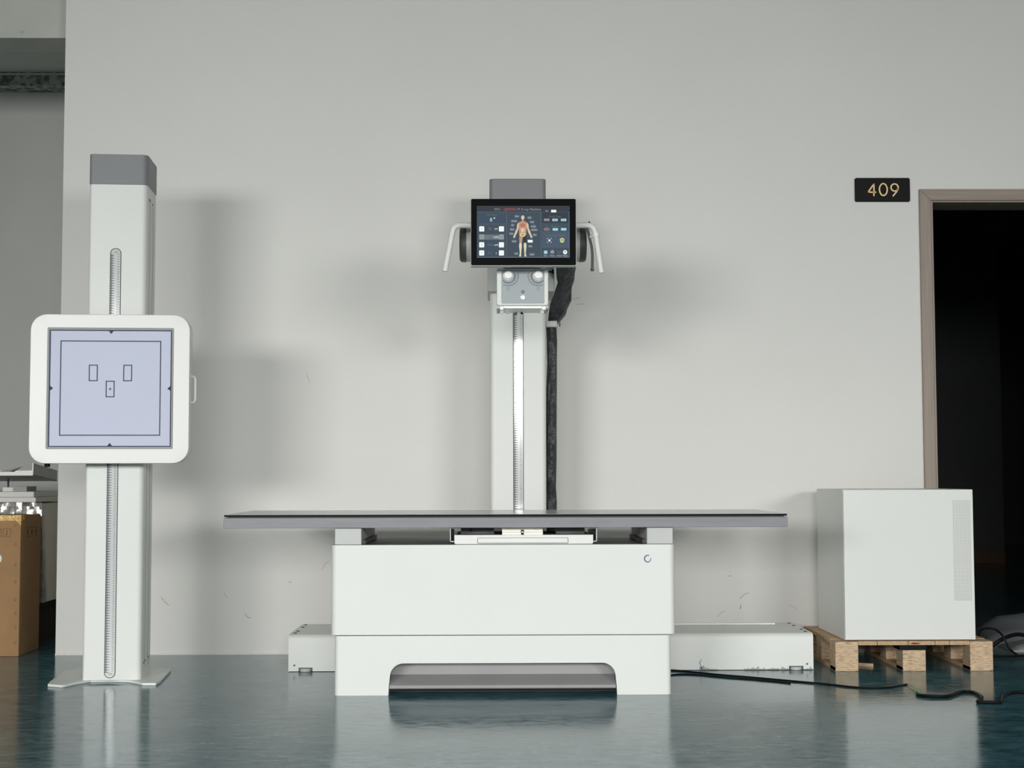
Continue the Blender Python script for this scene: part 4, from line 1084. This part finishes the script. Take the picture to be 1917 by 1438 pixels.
# ================================================================== LEFT RECESS CLUTTER
YBx = 6.72
xr_ = PX(37, YBx, 1100); bh = PZ(965.5, YBx, 20); xl_ = xr_ - 0.5
bc = Vector(((xl_ + xr_) / 2, YBx + 0.15, 0))
bx = thing('cardboard_box', 'tall brown cardboard box with yellow tape on top at the left edge', 'box', bc)
MB(bc).box(xl_, xr_, YBx, YBx + 0.295, 0, bh, M['card']).build('carton', bx, bevel=0.004)
tp_ = MB(bc)
tp_.box(xl_, xr_ + 0.0012, YBx - 0.0012, YBx + 0.05, bh - 0.022, bh + 0.0012, M['tape'])
tp_.prism([(xr_ - 0.012, bh - 0.03), (xr_ + 0.001, bh - 0.045), (xr_ + 0.001, bh), (xr_ - 0.05, bh)], 'y', YBx - 0.0016, YBx, M['tape'])
tp_.build('yellow_tape', bx)
pr2 = MB(bc); u = YBx / FPX
for (pa, pb_) in ((6, 20), (-12, 2)):
    pr2 = MB(bc)
    a_, c_ = P(pa, 990, YBx), P(pb_, 1005, YBx)
    stroke(pr2, [(a_.x, a_.z), (c_.x, a_.z), (c_.x, c_.z), (a_.x, c_.z)], 0.0018, YBx - 0.0008, M['card_print'], 0.0009, True)
    m_ = (a_.x + c_.x) / 2
    stroke(pr2, [(m_, a_.z - 0.008), (m_, c_.z + 0.008), (m_ - 0.008, c_.z + 0.008)], 0.003, YBx - 0.0008, M['card_print'], 0.0009); pr2.build('printed_icon', bx)
for py in (983, 1019, 1057, 1089, 1123, 1148, 1174, 1203):
    pr2 = MB(bc); c = P(28, py, YBx); s = 0.007
    stroke(pr2, [(c.x, c.z + s), (c.x + s, c.z), (c.x, c.z - s), (c.x - s * 0.6, c.z - s * 0.2)], 0.0016, YBx - 0.0008, M['card_print'], 0.0009); pr2.build('staple_mark', bx)
c = P(-2, 1046, YBx); pr2 = MB(bc)
flat(pr2, ell(c.x, c.z, 0.013, 0.018), YBx - 0.0008, M['foam'], 0.0009); pr2.build('round_sticker', bx)
# icons on the side
for k_ in range(3):
    pr2 = MB(bc); y0_ = YBx + 0.08 + 0.06 * k_
    pr2.box(xr_, xr_ + 0.0008, y0_, y0_ + 0.04, bh - 0.1, bh - 0.097, M['card_print']); pr2.box(xr_, xr_ + 0.0008, y0_, y0_ + 0.04, bh - 0.06, bh - 0.057, M['card_print'])
    pr2.box(xr_, xr_ + 0.0008, y0_ + 0.012, y0_ + 0.028, bh - 0.09, bh - 0.068, M['card_print']); pr2.build('printed_icon', bx)
# foil-wrapped panel pack behind the box, standing on a low dark crate
YFo = 7.10
xf = PX(77.5, YFo, 1000); xf2 = PX(82, YFo, 1120)
zf1 = PZ(942, YFo, 40); zf0 = PZ(1128, YFo, 80)
fo = Vector((xf - 0.25, YFo + 0.3, 0))
cr_ = thing('timber_crate', 'low dark timber crate on the floor under the foil-wrapped pack', 'crate', (fo.x, fo.y, 0))
MB(fo).box(xf - 0.5, xf - 0.06, YFo + 0.02, YFo + 0.62, 0, 0.02, M['wood_dark']).build('bottom_board', cr_)
for i in range(3):
    MB(fo).box(xf - 0.5 + 0.18 * i, xf - 0.42 + 0.18 * i, YFo + 0.03, YFo + 0.6, 0.02, zf0 - 0.022, M['wood_dark']).build('runner', cr_)
MB(fo).box(xf - 0.5, xf - 0.02, YFo + 0.01, YFo + 0.64, zf0 - 0.022, zf0 - 0.001, M['wood_dark']).build('top_board', cr_)
fw = thing('foil_wrapped_pack', 'tall beige board pack wrapped in silver foil behind the cardboard box', 'package', (fo.x, fo.y, zf0))
fo2 = Vector((fo.x, fo.y, zf0))
MB(fo2).prism([(xf - 0.55, zf0), (xf2 - 0.002, zf0), (xf - 0.002, zf1 - 0.003), (xf - 0.55, zf1 - 0.003)], 'y', YFo + 0.002, YFo + 0.7, M['beige']).build('board_pack', fw)
fm = MB(fo2)
random.seed(4)
n = 34; vs = []; fs = []
for i in range(n + 1):      # crinkled foil edge strip down the corner
    t = i / n; z = zf1 - 0.05 + (zf0 - zf1 + 0.05) * t; x = xf + (xf2 - xf) * t
    wv = 0.008 + 0.010 * random.random() + 0.012 * t
    vs += [(x - 0.03, YFo - 0.004 - 0.004 * random.random(), z), (x + 0.003, YFo - 0.006 - 0.004 * random.random(), z), (x + 0.003 + 0.003 * random.random(), YFo + wv, z)]
for i in range(n):
    a = i * 3; fs += [(a, a + 1, a + 4, a + 3), (a + 1, a + 2, a + 5, a + 4)]
fm.add(vs, fs, M['foil'])
vs = []; fs = []; n = 46
zl = PZ(968, YFo, 40)
for i in range(n + 1):      # crumpled foil band along the top edge
    x = xf - 0.55 + 0.553 * i / n
    for j in range(5):
        z = zf1 + (zl - zf1) * j / 4
        vs.append((x, YFo - 0.006 - 0.012 * random.random(), z + 0.003 * random.random()))
for i in range(n):
    for j in range(4):
        a = i * 5 + j; fs.append((a, a + 1, a + 6, a + 5))
fm.add(vs, fs, M['foil'])
fm.build('silver_foil', fw, sharp=20)
def board(name, x0, x1, z0, z1, y0, y1, label, m='foam', tilt=0.0, cat='foam board', group=None):
    o = Vector(((x0 + x1) / 2, (y0 + y1) / 2, z0))
    b = MB(o).box(x0, x1, y0, y1, z0, z1, M[m]).build(name, bevel=0.002, seg=1)
    return tag(b, label, cat, group)
xA = PX(68, YFo, 935)
zb1 = PZ(931, YFo, 40)
board('foam_board', xf - 0.5, xA, zf1 + 0.004, zb1 - 0.001, YFo - 0.01, YFo + 0.55, 'white foam board lying directly on the foil-wrapped pack')
zb2 = PZ(920.5, YFo, 40)
board('foam_board', xf - 0.52, PX(65, YFo, 925), zb1, zb2, YFo - 0.015, YFo + 0.5, 'white foam board on top of another foam board, under the small carton')
zb3 = PZ(912.5, YFo, 40)
sc_ = Vector((PX(15, YFo, 915), YFo + 0.05, zb2 + 0.001))
sb_ = thing('small_carton', 'small flat white and grey carton topmost on the foam boards at far left', 'box', sc_, 0.0)
MB(sc_).box(PX(5, YFo, 915), PX(24, YFo, 915), YFo, YFo + 0.15, zb2 + 0.001, zb3, M['foam']).build('white_end', sb_)
MB(sc_).box(PX(24, YFo, 915), PX(50, YFo, 915), YFo, YFo + 0.15, zb2 + 0.001, zb3 + 0.004, M['mid_grey']).build('grey_sleeve', sb_)
# tilted sheet-metal tray above
yA, yB_ = 6.98, 7.45
A = P(62, 889.5, yA); B = P(107, 901, yB_)
to = Vector((A.x - 0.25, yA + 0.2, zb2 + 0.001))
mt = thing('metal_tray', 'shallow grey sheet-metal tray on thin legs above the foam boards at far left', 'tray', to)
x0_ = A.x - 0.7
tm = MB(to); tk = 0.004
zz0, zz1_ = A.z, B.z
xB = A.x + 0.0
tm.add([(x0_, yA, zz0), (A.x, yA, zz0), (B.x, yB_, zz1_), (x0_, yB_, zz1_), (x0_, yA, zz0 + tk), (A.x, yA, zz0 + tk), (B.x, yB_, zz1_ + tk), (x0_, yB_, zz1_ + tk)],
       [(0, 1, 2, 3), (4, 5, 6, 7), (0, 1, 5, 4), (1, 2, 6, 5), (2, 3, 7, 6), (3, 0, 4, 7)], M['tray'])
tm.build('tray_floor', mt)
h_ = PZ(867, yA, 62) - A.z; h2 = P(107, 881, yB_).z - B.z
fl = MB(to)
fl.add([(A.x, yA, zz0), (B.x, yB_, zz1_), (B.x, yB_, zz1_ + h2), (A.x, yA, zz0 + h_), (A.x - tk, yA, zz0), (B.x - tk, yB_, zz1_), (B.x - tk, yB_, zz1_ + h2), (A.x - tk, yA, zz0 + h_)],
       [(0, 1, 2, 3), (4, 5, 6, 7), (0, 1, 5, 4), (1, 2, 6, 5), (2, 3, 7, 6), (3, 0, 4, 7)], M['tray'])
fl.build('side_flange', mt)
fl = MB(to)
fl.add([(x0_, yB_, zz1_), (B.x, yB_, zz1_), (B.x, yB_, zz1_ + h2), (x0_, yB_, zz1_ + h2), (x0_, yB_ - tk, zz1_), (B.x, yB_ - tk, zz1_), (B.x, yB_ - tk, zz1_ + h2), (x0_, yB_ - tk, zz1_ + h2)],
       [(0, 1, 2, 3), (4, 5, 6, 7), (0, 1, 5, 4), (1, 2, 6, 5), (2, 3, 7, 6), (3, 0, 4, 7)], M['tray'])
fl.build('back_flange', mt)
MB(to).box(x0_, A.x, yA - 0.002, yA + 0.003, zz0 - 0.002, PZ(883.5, yA, 30), M['white_gloss']).build('front_lip', mt)
for px in (2.5, -90):
    x = PX(px, YFo + 0.1, 915)
    MB(to).tube([(x, YFo + 0.2, zb2 + 0.001), (x, YFo + 0.2, zz0 + (zz1_ - zz0) * (YFo + 0.2 - yA) / (yB_ - yA))], 0.005, M['dark_grey'], 8).build('leg', mt)
# crumpled paper lying on the tray
q = P(12, 880, 7.2)
pv = []; random.seed(9)
zq = zz0 + (zz1_ - zz0) * 0.28 + tk + 0.002
cr2 = MB((q.x, 7.2, zq))
cr2.add([(q.x - 0.12, 7.12, zq + 0.001), (q.x + 0.02, 7.1, zq + 0.008), (q.x + 0.08, 7.2, zq + 0.045), (q.x - 0.02, 7.3, zq + 0.004), (q.x - 0.1, 7.3, zq + 0.002), (q.x - 0.03, 7.2, zq + 0.022)],
        [(0, 1, 5), (1, 2, 5), (2, 3, 5), (3, 4, 5), (4, 0, 5), (0, 4, 3, 1), (1, 3, 2)], M['beige'])
tag(cr2.build('crumpled_paper', sharp=10), 'crumpled grey paper scrap lying in the sheet-metal tray', 'paper')
